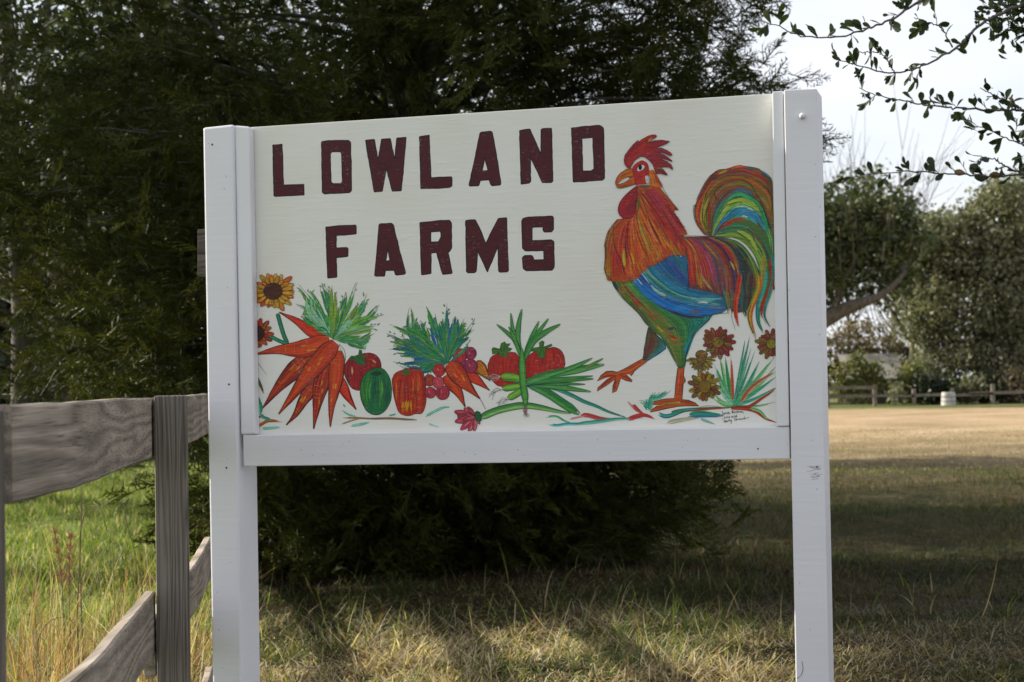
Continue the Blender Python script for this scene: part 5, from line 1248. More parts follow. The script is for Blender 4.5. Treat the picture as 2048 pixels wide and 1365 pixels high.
RC = ('a82a34', 'b8323a', '7c2438'); RP = ('902a4a', '9c3048', '6a2444')
radish(1015, 592, 62, RP, .30); radish(600, 865, 58, ('9a3a24', 'a84428', '7a2a24'), .20); radish(960, 700, 40, RP, .22)
carrot('z8', [(1218, 872), (1140, 770), (1060, 690)], 130, ('9a5a1c', 'b8681c', 'c07a20', 'b05a1c'), .26, hl=False)
carrot('z8', [(1210, 967), (1090, 870), (990, 790)], 100, OR, .28, hl=False)
radish(910, 615, 70, RC, .42); radish(1020, 722, 70, RP, .48)
carrot('z8', [(962, 1132), (890, 980), (770, 810)], 140, OC, .34, hl=False)
carrot('z8', [(1112, 1052), (950, 880), (800, 690)], 180, OC, .52, root=[(1108, 1045), (1135, 1090), (1172, 1162)])
radish(700, 762, 62, ('b02c2c', 'bc342c', '8a2430'), .42); radish(690, 885, 60, ('b83c4c', 'c04c58', '9a2c3c'), .56); radish(612, 990, 56, ('b03444', 'ac3444', '8c2838'), .48); radish(735, 990, 70, ('ac3044', 'b43848', '8c2438'), .50)

def cap_t(pts, c0):
    def f(P):
        P.fill(Z('z9', *pts), '44702c')
        cx, cy = np.mean(pts, axis=0)
        for e in pts[::2]: P.stroke(Z('z9', (cx, cy), ((cx + e[0]) / 2 + 4, (cy + e[1]) / 2), e), 3, cols('3a6a2a', '5a8a34', '2f5a2a'), .15)
        P.outline(Z('z9', *pts), 1.1, '1c2a18')
    return f
round_veg('z9', [(125, 640), (160, 555), (235, 525), (340, 512), (400, 522), (445, 600), (455, 720), (430, 810), (340, 842), (235, 842), (170, 790), (132, 720)], ('a8241e', 'b02c20', '8c1c1c'), .10, 'painted_tomato', ('a0221e', 'b02a20', 'a8241e', '8c1c1c'),
          cap_t([(165, 480), (180, 465), (240, 480), (255, 425), (290, 410), (305, 430), (345, 425), (310, 460), (365, 475), (340, 500), (310, 510), (330, 575), (270, 545), (230, 560), (240, 520), (170, 530)], 0))
round_veg('z9', [(482, 650), (512, 555), (600, 500), (690, 482), (780, 463), (850, 510), (877, 600), (862, 665), (760, 715), (620, 765), (520, 780), (488, 720)], ('a8241e', 'b42c20', '8c1c1c'), .10, 'painted_tomato', ('a8221e', 'b02a20', 'b43024', 'a42420'),
          cap_t([(545, 500), (570, 470), (630, 460), (625, 420), (655, 398), (675, 410), (670, 460), (745, 430), (755, 445), (690, 480), (685, 540), (660, 578), (615, 560), (605, 510)], 0), [(((800, 540), (830, 570), (835, 620)), 3, ('b84a3c', 'b03a30'))])
OG = ('2a7a40', '3a8a40', '5a9a3c', '1f6a48')
def blade(P, k, path, w0, w1, cs=OG, pen='1a3a28', tp=(.02, .5)):
    A = spline(Z(k, *path), 18); s_ = ZF[k][2]
    P.stroke(A, w0 * s_, cols(*cs), .05, taper=tp, n=18); P.layer(.5)
    T = np.gradient(A, axis=0); T /= np.linalg.norm(T, axis=1)[:, None]; Nn = np.stack([-T[:, 1], T[:, 0]], -1)
    u = np.linspace(0, 1, 18); pf = np.minimum(1, np.minimum((u + .02) / max(tp[0], .01), (1.02 - u) / tp[1]) ** .6) * w0 * s_ * .5
    P.ink(A + Nn * pf[:, None], .9, pen); P.ink(A - Nn * pf[:, None], .8, pen); P.layer(.3)
P = Paint(.30)
blade(P, 'z9', [(60, 1145), (200, 1085), (330, 1050), (480, 1030), (640, 1050), (800, 1085), (935, 1108)], 70, 20, ('2a6a34', '3c8a3c', '5c9a4a', '8ab464', '4a7a34'), '2a3a28', (.04, .6)); P.build('painted_stem')
P = Paint(.40)
blade(P, 'z9', [(590, 830), (760, 860), (920, 920), (1060, 990), (1180, 1035), (1300, 1090), (1465, 1145)], 34, 10, ('1f6a6a', '2a8a70', '3a9a80'), '1a3a34', (.05, .5))
blade(P, 'z9', [(500, 800), (700, 905), (860, 1010), (1020, 1115)], 84, 20, ('1f6a40', '2f8440', '2a7a3c', '5a9a44', '1f6a50'), '1a3a28', (.1, .2))
for e, w in (((1130, 895), 60), ((1075, 825), 40), ((1155, 770), 46), ((1150, 742), 40)): blade(P, 'z9', [(500, 815), (760, 805 + (e[1] - 800) * .4), e], w, 10)
blade(P, 'z9', [(500, 805), (720, 730), (950, 690), (1260, 630)], 74, 10, ('1f6a48', '3a8a44', '6aa858', '2f7a40'), tp=(.1, .35))
blade(P, 'z9', [(720, 735), (950, 660), (1145, 568)], 46, 10); blade(P, 'z9', [(1080, 660), (1180, 610), (1250, 570)], 26, 8, ('5a8a34', '7a8a44'))
P.build('painted_onion')
P = Paint(.52)
for b in ([(455, 790), (380, 760), (250, 748)], [(455, 840), (380, 850), (262, 866)], [(460, 880), (400, 920), (318, 965)]):
    blade(P, 'z9', b, 80 if b[2][0] == 250 else 66, 20, ('2f7a34', '6aa030', '8ab83c', '4a8a34'), '1a3a20', (.2, .22))
for x, y in ((245, 745), (262, 880), (318, 970)):
    for _ in range(7): P.ink(Z('z9', (x, y), (x - 50 + pr.normal(0, 14), y + 10 + pr.normal(0, 20)), (x - 105 + pr.normal(0, 20), y + (20 if y < 800 else 55) + pr.normal(0, 26))), .6, 'c0bcc0' if y < 800 else '6a6468')
P.build('painted_onion')
P = Paint(.66)
for b, w in (([(470, 620), (420, 450), (370, 290), (350, 130)], 40), ([(470, 620), (420, 420), (425, 250), (457, 92)], 52), ([(465, 600), (390, 400), (300, 310), (212, 240)], 42), ([(468, 610), (400, 420), (360, 320), (328, 262)], 36), ([(472, 590), (520, 450), (570, 330), (625, 208)], 44), ([(475, 590), (540, 420), (630, 300), (716, 184)], 42), ([(475, 600), (560, 420), (680, 320), (832, 238)], 56)):
    blade(P, 'z9', b, w, 8, tp=(.3, .4))
blade(P, 'z9', [(455, 470), (462, 640), (470, 800), (488, 940), (494, 1040)], 66, 30, ('2a7a40', '5a9a38', '4a9a40', '2a7038'), '16301c', (.3, .2))
for _ in range(14): P.ink(Z('z9', (492 + pr.normal(0, 8), 1030), (495 + pr.normal(0, 14), 1080), (497 + pr.normal(0, 24), 1140 + pr.normal(0, 14))), .7, ['8a5a5a', '9a7a70', '6a4a48'][pr.integers(3)])
P.build('painted_onion')
# pink blossom lying on the ground line
P = Paint(.5)
for e in ((260, 245), (310, 232), (130, 296), (170, 345), (172, 372), (138, 436), (215, 545), (325, 572), (400, 566), (476, 470), (240, 420), (300, 330)):
    o = np.array((418, 372.)); e = np.array(e, float); d = e - o; nn = np.array([-d[1], d[0]]) * .17
    pet = spline(Z('zb', o + nn * .35, o + d * .55 + nn, e - d * .08 + nn * .5, e, e - d * .08 - nn * .5, o + d * .55 - nn, o - nn * .35), 18)
    P.fill(pet, 'a83a48'); P.hatch(Z('zb', o, o + d * .5 + nn * .6, e), Z('zb', o, o + d * .5 - nn * .6, e), 7, 2, cols('a02c3c', 'b85060', 'c07078', 'a83444'), (.4, .9), m=10); P.ink(pet, .9, '3a1c24')
    P.layer(-.4)
P.layer(4)
P.fill(Z('zb', (410, 310), (440, 290), (480, 310), (500, 360), (495, 420), (470, 440), (430, 420), (412, 370)), '1f5a34'); P.outline(Z('zb', (410, 310), (440, 290), (480, 310), (500, 360), (495, 420), (470, 440), (430, 420), (412, 370)), 1.3, '142a1c')
P.build('painted_flower')
# grasses, flowers and runners at the right
P = Paint(.08)
def run(k, path, w, cs, tp=(.15, .6), dry=.15): P.stroke(Z(k, *path), w, cols(*cs), dry, taper=tp, n=20); P.layer(.5)
TEAL = ('2a8a6a', '3a9a7a', '5aac8c'); REDV = ('8a2a1c', 'b04424', 'a83a20'); PAL = ('6ab49a', '8cc8b0', '5aa88c'); LGR = ('4a9a54', '6ab06a', '8ac088')
for e, w, c in (((1180, 500), 9, LGR), ((1230, 520), 8, ('1f7a4a', '3a9a54')), ((1130, 580), 7, TEAL), ((1140, 640), 6, LGR), ((1455, 335), 7, TEAL), ((1410, 370), 5, TEAL), ((1465, 440), 5, PAL), ((1500, 460), 5, TEAL), ((1540, 560), 8, TEAL), ((1680, 520), 9, LGR), ((1690, 610), 9, LGR), ((1695, 700), 7, TEAL), ((1690, 800), 6, TEAL), ((1160, 780), 6, PAL), ((1120, 850), 6, LGR), ((1120, 900), 7, LGR), ((1700, 930), 4, LGR)):
    run('z5', [(1310, 965), ((1310 + e[0]) / 2 + pr.normal(0, 10), (965 + e[1]) / 2 + 20), e], w, c)
run('z5', [(1300, 920), (1292, 700), (1285, 510)], 6, ('b0602c', 'b84a2c', 'a0402a'))
for pth, w, c in (([(1330, 990), (1450, 970), (1560, 900), (1650, 840), (1700, 790)], 6, REDV), ([(1370, 940), (1450, 820), (1560, 730), (1690, 655)], 8, ('b06a4a', 'a83c24', 'c08a6a')), ([(1260, 985), (1380, 985), (1500, 1010), (1600, 1080), (1700, 1120)], 8, REDV), ([(1450, 985), (1540, 1010), (1600, 1070), (1640, 1100)], 5, LGR),
                  ([(680, 1050), (820, 1010), (1000, 995), (1180, 985), (1330, 985)], 7, ('3a5a34', '8a4a2c', 'a8482c')), ([(610, 1030), (700, 1060), (850, 1010), (1000, 990)], 8, ('2a8a7a', '3a9a8a', '1f6a6a')), ([(890, 1060), (1000, 1040), (1150, 1050), (1230, 1050)], 13, ('2a8a6a', '2a8a80', '3a6a9a')), ([(700, 1120), (850, 1090), (1000, 1070)], 8, ('b8987a', 'a8c0a8', 'b0a080')),
                  ([(0, 1060), (60, 1070), (150, 1085), (280, 1085)], 6, ('a83030', 'b04a44')), ([(-130, 1130), (60, 1110), (250, 1085), (480, 1080)], 7, ('2a7a6a', '3a9a8a', '6ab4a0')), ([(1000, 1080), (1080, 1110), (1140, 1135)], 5, PAL), ([(340, 1090), (430, 1060), (500, 1050), (600, 1085)], 9, ('b03a34', 'a82c2c', 'b04a44')), ([(385, 950), (430, 1000), (490, 1040)], 8, ('a82c30', 'b84a4a')), ([(340, 920), (390, 980), (420, 1020)], 3, ('c89a90', 'b87a70'))):
    run('z5', pth, w, c)
for e in ((440, 920), (500, 900), (570, 840), (600, 830), (640, 830), (700, 830), (740, 820)):
    run('z5', [(540, 1010 if e[0] < 620 else 900), ((540 + e[0]) / 2, (960 + e[1]) / 2), e], 8, ('2a8a70', '4aa084', '7abca0'), (.2, .3), .35)
for _ in range(2):
    P.ink(Z('z5', (960, 990), (1060, 965), (1180, 975), (1270, 985)), .7, '4a5a4a'); P.ink(Z('z5', (620, 1020), (700, 1045), (900, 1010), (1060, 1030)), .7, '3a4a4a')
for e in ((1410, 380), (1452, 335), (1465, 450), (1498, 470), (1540, 560)): P.ink(Z('z5', (1330, 900), ((1330 + e[0]) / 2 + 6, (900 + e[1]) / 2), e), .6, '3a6a54')
P.build('painted_vine')
P = Paint(.06)
for k, pth, w, c in (('zb', [(1370, 372), (1520, 365), (1640, 430), (1760, 460)], 4, TEAL), ('zb', [(1400, 468), (1520, 490), (1650, 470), (1860, 465), (2040, 430)], 6, ('2a7a74', '3a9a94', '7ac0b8')), ('zb', [(1850, 350), (1950, 350), (2080, 385), (2200, 420)], 9, ('b04048', 'a83038', 'b86068')), ('zb', [(1700, 400), (1800, 380), (1950, 345)], 4, ('c89a98', 'b88080')),
                     ('z7', [(1190, 1128), (1350, 1130), (1500, 1138), (1800, 1140)], 3.4, ('a04a3a', '8a7a3c', '4a7a4a')), ('z7', [(1175, 1205), (1300, 1160), (1400, 1140)], 3, ('b08a5a', '9a7a44')), ('z7', [(1180, 1040), (1260, 1090), (1380, 1120)], 3, PAL), ('z7', [(1190, 965), (1220, 1000)], 3, PAL), ('z7', [(1280, 1225), (1400, 1210), (1520, 1180)], 5, PAL), ('z7', [(1740, 1105), (1850, 1080)], 3, PAL),
                     ('z8', [(-10, 1255), (200, 1250), (400, 1262), (560, 1262)], 4, ('8a5a3a', '5a8a5a', 'a06a4a')), ('z8', [(560, 1230), (650, 1180), (740, 1140), (820, 1135)], 5, PAL), ('z8', [(590, 1300), (650, 1325), (720, 1340)], 3, ('a0d0d4', 'b0d8dc')),
                     ('z7', [(140, 1250), (220, 1195), (300, 1165), (460, 1175)], 6, ('a0681f', '9a6a24', 'b0401f')), ('z7', [(130, 1128), (190, 1115), (280, 1135), (340, 1165)], 4, ('8a3a2a', '9a4030')), ('z7', [(200, 1260), (330, 1252), (440, 1240)], 5, PAL), ('z7', [(125, 850), (165, 920), (190, 1000), (190, 1120)], 8, ('2a8a5a', '3a9a6a', '8cc8b0')), ('z7', [(190, 1080), (230, 1125), (330, 1160)], 6, TEAL),
                     ('z7', [(130, 600), (175, 700), (235, 845)], 5, ('4a4a20', '6a6a30', '5a5a28')), ('z7', [(130, 800), (150, 880)], 4, ('a0a86a', '9ab490')), ('z7', [(125, 420), (200, 520), (280, 630)], 1.4, ('a0b8a0', 'a8b8a8')), ('z7', [(135, 1120), (135, 1000), (130, 900)], 2.5, PAL)):
    run(k, pth, w, c, (.15, .4))
P.build('painted_vine')
PF = ('7a2a28', '8a4424', '7a5a28', '6a3a24', '8a2a34', '7a6a2c'); PG = ('8a7a28', '9a8a2c', '6a5a24', '8a6a28')
flower('z5', 1165, 385, 52, 40, 158, 13, PF, ('8a6a24', '6a5a20', '4a3a1c'), .30, 0, .95, name='painted_flower', dark='3a2a20')
flower('z5', 1015, 540, 40, 30, 130, 12, PG, ('7a5a20', '8a5a20', '5a3a1c'), .36, 0, 1.0, -10, 190, dark='3a2a20')
P = Paint(.55); e_ = ell('z5', 1015, 500, 52, 40); P.fill(e_, '80561e'); P.outline(e_, 1.6, '3a2418')
for _ in range(14): q = np.array((1015 + pr.normal(0, 20), 500 + pr.normal(0, 14))); P.stroke(Z('z5', q - 6, q, q + 8), 2, cols('9a7a28', '6a4a1c'), .1, n=5)
P.build('painted_flower')
flower('z5', 1045, 790, 58, 46, 148, 13, PG + ('7a3a24', '6a4a24'), ('80601f', '6a5020', '8a7024'), .34, 0, .98, dark='3a2a20')
flower('z5', 1650, 402, 44, 30, 138, 13, PF, ('8a8024', '6a6a20'), .30, 0, .98, dark='3a2a20')
# the painters' names in fine pen
P = Paint(.7)
def pen(*pts, w=.95): P.ink(Z('zs', *pts), w, '1a1c24', n=max(8, 4 * len(pts)))
# Jane Bellew-like first line
pen((325, 310), (345, 345), (355, 400), (350, 445), (335, 440)); pen((395, 350), (375, 365), (385, 395), (402, 370), (405, 395)); pen((425, 395), (430, 350), (450, 360), (458, 395)); pen((480, 365), (510, 355), (495, 335), (478, 360), (490, 385), (520, 375)); pen((545, 345), (520, 350), (535, 385), (556, 372))
pen((600, 290), (605, 365)); pen((600, 290), (635, 300), (610, 325), (645, 345), (605, 366)); pen((660, 350), (690, 335), (670, 325), (662, 355), (695, 362)); pen((712, 290), (718, 365)); pen((742, 290), (748, 365)); pen((770, 335), (800, 320), (780, 305), (768, 340), (805, 350)); pen((825, 300), (840, 350), (855, 315), (870, 348), (885, 300)); pen((895, 345), (915, 350), (905, 372))
# Julia Wild
pen((395, 450), (400, 500), (375, 525), (335, 525)); pen((420, 470), (425, 500), (445, 495), (447, 465)); pen((465, 440), (470, 495)); pen((490, 462), (493, 492)); pen((535, 455), (515, 470), (525, 490), (540, 465), (548, 488)); pen((585, 440), (595, 485), (610, 455), (625, 482), (635, 432)); pen((650, 450), (655, 480)); pen((675, 420), (682, 478)); pen((720, 440), (698, 455), (710, 475), (726, 450)); pen((722, 400), (732, 470))
# Molly and a surname
pen((385, 640), (395, 560), (420, 610), (435, 555), (450, 635)); pen((470, 570), (462, 590), (480, 600), (490, 575), (470, 568)); pen((510, 535), (515, 590)); pen((530, 530), (536, 588)); pen((550, 555), (562, 590), (585, 545)); pen((588, 545), (585, 640), (570, 655))
pen((650, 505), (700, 500)); pen((675, 502), (690, 555), (660, 570)); pen((712, 545), (740, 535), (722, 520), (712, 545), (745, 555)); pen((755, 525), (762, 552)); pen((757, 530), (785, 520)); pen((795, 520), (800, 548)); pen((797, 525), (815, 518), (820, 545)); pen((835, 518), (838, 540), (860, 538), (858, 512)); pen((872, 512), (878, 538)); pen((875, 518), (892, 508), (900, 532)); pen((940, 508), (915, 515), (925, 533), (945, 518)); pen((940, 455), (950, 528)); pen((965, 505), (972, 525)); pen((985, 500), (990, 520)); pen((990, 505), (1005, 495), (1012, 512)); pen((1025, 490), (1070, 478))
P.build('signature')

# scrapes and chips in the posts' and rail's paint
P = Paint(.05)
for _ in range(11):
    c = np.array((1630 + pr.normal(0, 6), 944 + pr.normal(0, 9))); v = np.array((5 + 8 * pr.random(), -4 + 7 * pr.random()))
    P.ink(np.array([c - v, c + (0, 1), c + v]), .5 + .4 * pr.random(), ['86827e', '9a9694', '6a6662'][pr.integers(3)])
for c in ((1633, 934), (1637, 952), (1630, 947)): P.fill(ell('p', c[0], c[1], 1.2, .8), '4c4844')
for _ in range(10):
    c = np.array((pr.uniform(1572, 1640), pr.uniform(280, 1340))); P.fill(ell('p', c[0], c[1], .5 + .6 * pr.random(), .5 + .5 * pr.random()), '6a645c')
for _ in range(9):
    c = np.array((pr.uniform(412, 470), pr.uniform(280, 1340))); P.fill(ell('p', c[0] + (c[1] - 300) * .017, c[1], .5 + .6 * pr.random(), .5 + .5 * pr.random()), '6a645c')
P.ink(np.array([(1604, 1322), (1606, 1340), (1601, 1352), (1593, 1358)]), 1.0, '3a342e')
tag(P.build('paint_scrape', sign, b=SB), kind='stuff')
P = Paint(.05)
for _ in range(16):
    x = pr.uniform(500, 1560); y = 905 - (x - 500) * .014 + pr.uniform(-22, 18); P.fill(ell('p', x, y, .5 + .7 * pr.random(), .5 + .4 * pr.random()), '7a746c')
tag(P.build('paint_scrape', sign, b=RB), kind='stuff')

# ------------------------------------------------------------------ overhanging oak at the right
oak_at = np.array([4.3, 8.2, 0.0])
oak = thing('oak_tree', 'oak with small leathery leaves whose branches reach in from the upper right', 'tree', tuple(oak_at))
def R_(p): return np.asarray(p) - oak_at
m_ = MB(); P = spline(np.array([(0, 0, -.2, .26), (-.05, 0, 1.2, .21), (-.1, -.05, 2.4, .18), (.1, .1, 4.2, .12), (.2, 0, 6.2, .05)]), 12)
m_.tube(P[:, :3], P[:, 3], 10); m_.build('trunk', M_BARK, oak, smooth=True)
H1, H2, H3 = at(2240, -120, 7.2), at(2230, 180, 7.0), at(2250, 360, 7.3)
for h, z0 in ((H1, 3.2), (H2, 2.3), (H3, 2.0)):
    m_ = MB(); e = R_(h); P = spline(np.array([(-.05, 0, z0 - .2), (e[0] * .5, e[1] * .5, (z0 + e[2]) / 2 + .1), tuple(e)]), 8)
    m_.tube(P, np.linspace(.075, .022, 8), 7); m_.build('limb', M_BARK, oak, smooth=True)
BR = [  # pixel path, hub, distance at the hub and at the tip, radius at the frame edge
    ([(1990, -60), (1850, -2), (1790, 35), (1735, 58), (1690, 72), (1640, 76), (1590, 68), (1560, 54), (1535, 48)], H1, 7.0, 6.7, .011),
    ([(2120, -40), (2048, 8), (2000, 27), (1955, 55), (1920, 90), (1880, 115), (1840, 135), (1790, 147), (1740, 139), (1700, 126), (1672, 120)], H1, 6.9, 6.5, .011),
    ([(2130, 225), (2048, 222), (1960, 219), (1880, 213), (1830, 207), (1790, 198), (1750, 190), (1718, 176)], H2, 7.1, 7.0, .008),
    ([(2048, 222), (2020, 205), (1990, 192), (1960, 176)], None, 7.05, 7.0, .005),
    ([(2120, 300), (2048, 289), (2010, 276), (1975, 259), (1945, 250), (1928, 244)], H2, 6.9, 6.8, .006),
    ([(2048, 262), (2035, 245), (2010, 220), (2000, 212)], H2, 6.95, 7.0, .004),
    ([(2150, 352), (2048, 350), (1990, 353), (1930, 349), (1870, 346), (1820, 343), (1770, 347), (1735, 349), (1703, 355)], H3, 7.2, 7.1, .007),
    ([(2048, 349), (2015, 335), (1985, 318), (1945, 311)], None, 7.2, 7.15, .005),
    ([(2110, 60), (2048, 40), (2020, 55), (2000, 68)], H1, 7.0, 7.0, .007),
    ([(2100, 10), (2040, -10), (2000, 12), (1975, 22)], H1, 7.0, 7.0, .007),
    ([(1905, 95), (1885, 60), (1850, 42), (1828, 36)], None, 6.6, 6.5, .0035),
    ([(1790, 147), (1765, 110), (1740, 105), (1715, 104)], None, 6.55, 6.5, .003),
]
M_OLEAF = leafy('leathery_oak_leaf', [(0.35, (0.022, 0.034, 0.014)), (0.6, (0.040, 0.058, 0.022)), (0.8, (0.075, 0.085, 0.03))], 14.0, 0.24, 0.55, spec=.2)
M_OLEAF2 = leafy('old_oak_leaf', [(0.35, (0.20, 0.11, 0.03)), (0.7, (0.30, 0.20, 0.05))], 14.0, 0.3, 0.5)
def leaf_mesh(seed, mat):
    r = np.random.default_rng(seed)
    t = np.array([0, .12, .32, .55, .78, .93, 1.0]); w = np.array([.02, .045, .13, .21, .20, .10, .0]) * (0.9 + .25 * r.random())
    bend = .25 * (r.random() - .3); fold = .25 + .3 * r.random()
    V = []
    for a, b_ in zip(t, w):
        z = -bend * a ** 2
        V += [(a, -b_, z + b_ * fold), (a, 0, z), (a, b_, z + b_ * fold)]
    q = []
    for i in range(6):
        k = i * 3; q += [(k, k + 1, k + 4, k + 3), (k + 1, k + 2, k + 5, k + 4)]
    return np_mesh('leaf', V, q, None, mat, smooth=True)
LEAVES = [leaf_mesh(s, M_OLEAF) for s in range(6)] + [leaf_mesh(9, M_OLEAF2)]
lr = np.random.default_rng(77)
spots = []
for path, hub, d0, d1, r0 in BR:
    k = np.linspace(0, 1, len(path)); P3 = [R_(at(x, y, d0 + (d1 - d0) * u)) for (x, y), u in zip(path, k)]
    if hub is not None: P3 = [R_(hub)] + P3
    n_ = 8 * len(P3); Q = spline(np.array(P3), n_)
    Q[2:-2] += lr.normal(0, .0022, (n_ - 4, 3))
    m_ = MB(); rad = np.interp(np.linspace(0, 1, n_), [0, .25, 1], [r0 * 1.2 if hub is not None else r0, r0 * .8, .0016])
    m_.tube(Q, rad, 6); m_.build('branch', M_TWIG, oak, smooth=True)
    T = np.gradient(Q, axis=0); T /= np.linalg.norm(T, axis=1)[:, None]
    seg = np.r_[0, np.cumsum(np.linalg.norm(np.diff(Q, axis=0), axis=1))]
    tot = seg[-1]; L = 0.0
    start = tot * (.30 if hub is not None else .06)
    u = start
    while u < tot:
        i = np.searchsorted(seg, u); i = min(i, n_ - 1)
        # clusters: short twiglet carrying two to four leaves
        cl = lr.random()
        m2 = 1 if cl < .35 else (3 if cl < .8 else 5)
        side = lr.normal(size=3); side -= T[i] * (side @ T[i]); side /= np.linalg.norm(side)
        side[2] += .35; side /= np.linalg.norm(side)
        tl_ = .012 + .045 * lr.random()
        tip = Q[i] + (side * .8 + T[i] * .6) * tl_
        for j in range(m2):
            pb = Q[i] + (tip - Q[i]) * (j / max(1, m2 - 1) if m2 > 1 else 0)
            dv = T[i] * (.3 + .7 * lr.random()) + side * (.7 + .5 * lr.random()) + lr.normal(size=3) * .45
            spots.append((pb, dv / np.linalg.norm(dv), .028 + .040 * lr.random() ** 1.2))
        if m2 > 1: spots.append(('twig', Q[i], tip))
        u += .018 + .042 * lr.random()
tw = MB()
for s in [s for s in spots if isinstance(s[0], str)]: tw.tube(np.array([s[1], (s[1] + s[2]) / 2 + .002, s[2]]), [.0016, .0014, .001], 4)
tag(tw.build('twiglets', M_TWIG, oak), kind='stuff')
lv = [s for s in spots if not isinstance(s[0], str)]
sel = set(lr.permutation(len(lv))[:295].tolist())
# the leaves that show largest are parts, the remaining ones one mass
restV = []
for i, (pb, dv, L) in enumerate(lv):
    Rm = rot_frames(dv[None], np.array([lr.random() * 6.283]))[0]
    me = LEAVES[lr.integers(0, 6)] if lr.random() > .03 else LEAVES[6]
    if i in sel:
        o = link('leaf', me, oak)
        M4 = Matrix([[*(Rm[r] * L), pb[r]] for r in range(3)] + [[0, 0, 0, 1]])
        o.matrix_basis = M4
    else:
        co = np.array([v.co for v in LEAVES[0].vertices]); restV.append(co @ Rm.T * L + pb)
# foliage mass: thick tuft in the top right corner and the crown out of the frame
cl_pts = [(at(2030, 45, 7.0), .07, 70), (at(2010, 15, 7.0), .05, 40), (at(2044, 70, 7.0), .05, 40), (at(2300, 60, 7.4), .2, 200), (at(2330, 260, 7.4), .2, 160)]
for c, s, k in cl_pts:
    for _ in range(k):
        dv = lr.normal(size=3); dv /= np.linalg.norm(dv)
        Rm = rot_frames(dv[None], np.array([lr.random() * 6.283]))[0]
        co = np.array([v.co for v in LEAVES[lr.integers(0, 6)].vertices]); restV.append(co @ Rm.T * (.035 + .025 * lr.random()) + R_(c) + lr.normal(size=3) * s * np.array([1, 1, .6]))
V = np.vstack(restV); nv = 21
qb = np.array([(k, k + 1, k + 4, k + 3) for k in range(0, 18, 3)] + [(k + 1, k + 2, k + 5, k + 4) for k in range(0, 18, 3)])
Q4 = (np.arange(len(V) // nv)[:, None, None] * nv + qb[None]).reshape(-1, 4)
tag(link('foliage', np_mesh('foliage', V, Q4, None, M_OLEAF, smooth=True), oak), kind='stuff')
V, _ = leaf_mass(np.random.default_rng(5), [((.2, .2, 6.6), (3.2, 3.6, 2.0)), ((.9, .3, 5.0), (1.6, 2.4, 1.2)), ((1.4, 2.4, 7.4), (2.6, 2.0, 1.5))], 15000, .06, .35)  # unseen overhead crown, enlarged to block sky light from the right lawn
tag(link('crown', np_mesh('crown', V, np.arange(len(V)).reshape(-1, 4), None, M_OLEAF), oak), kind='stuff')

# ------------------------------------------------------------------ grass and weeds
M_GRASS = leafy('grass_blades', None, transl=.4, rough=.6, attr=True, spec=.25)
M_GRASS.name = 'grass_blades'
def blades(P, L, W, az, th0, curl, col, seg=3):
    n = len(P); s = np.linspace(0, 1, seg + 1)
    th = th0[:, None] + curl[:, None] * s[None, :-1]
    step = (L / seg)[:, None]
    h = np.cumsum(np.sin(th) * step, 1); z = np.cumsum(np.cos(th) * step, 1)
    h = np.hstack([np.zeros((n, 1)), h]); z = np.hstack([np.zeros((n, 1)), z])
    d = np.stack([np.cos(az), np.sin(az)], -1)
    c = np.stack([P[:, 0, None] + d[:, :1] * h, P[:, 1, None] + d[:, 1:] * h, P[:, 2, None] + np.maximum(z, .004)], -1)
    sa = az + np.pi / 2 + rng.normal(0, .7, n)
    sd = np.stack([np.cos(sa), np.sin(sa), np.zeros(n)], -1)
    w = W[:, None] * np.array([.8, 1.0, .8, .5, .35, .25, .2])[:seg][None]
    Lf = c[:, :seg] - sd[:, None] * w[..., None]; Rt = c[:, :seg] + sd[:, None] * w[..., None]
    nv = 2 * seg + 1
    V = np.concatenate([np.stack([Lf, Rt], 2).reshape(n, 2 * seg, 3), c[:, -1:]], 1)
    base = (np.arange(n) * nv)[:, None]
    q = np.concatenate([np.stack([base[:, 0] + 2 * i, base[:, 0] + 2 * i + 1, base[:, 0] + 2 * i + 3, base[:, 0] + 2 * i + 2], -1) for i in range(seg - 1)], 0)
    t = np.stack([base[:, 0] + 2 * seg - 2, base[:, 0] + 2 * seg - 1, base[:, 0] + 2 * seg], -1)
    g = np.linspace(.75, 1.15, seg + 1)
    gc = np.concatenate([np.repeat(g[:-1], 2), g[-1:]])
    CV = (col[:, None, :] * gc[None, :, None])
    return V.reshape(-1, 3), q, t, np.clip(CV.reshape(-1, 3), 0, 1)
STRAW = np.array([(.60, .50, .33), (.66, .57, .42), (.50, .39, .24), (.34, .24, .13), (.56, .48, .28)])
GREEN = np.array([(.10, .16, .03), (.14, .20, .045), (.20, .24, .06), (.075, .115, .03), (.25, .27, .08)])
BROWN = np.array([(.20, .12, .06), (.15, .09, .05), (.27, .15, .07)])
def pick(pal, n): return pal[rng.integers(0, len(pal), n)] * (0.75 + .5 * rng.random((n, 1)))
def fence_x(y): return np.interp(y, [2, 4.1, 6.4, 8.5, 10.7, 12.8, 30], [-.72, -.85, -1.08, -1.35, -1.68, -2.0, -5])
def scatter(n, y0, y1, pw=1.0):
    y = y0 + (y1 - y0) * rng.random(n) ** pw
    x = (rng.random(n) * 2 - 1) * (.31 * y + .5)
    return x, y
def patch(x, y, s, seed):
    r = np.random.default_rng(seed); a = r.random((5, 3)) * 6.283; f = s * (0.5 + r.random((5, 2)))
    return sum(np.sin(x * f[i, 0] * math.cos(a[i, 1]) + y * f[i, 1] * math.sin(a[i, 1]) * 1.4 + a[i, 2]) for i in range(5)) / 5
def merge(parts):
    V, Q, T, Cc, n = [], [], [], [], 0
    for v, q, t, c in parts:
        V.append(v); Q.append(q + n); T.append(t + n); Cc.append(c); n += len(v)
    return np.vstack(V), np.vstack(Q), np.vstack(T), np.vstack(Cc)
parts = []
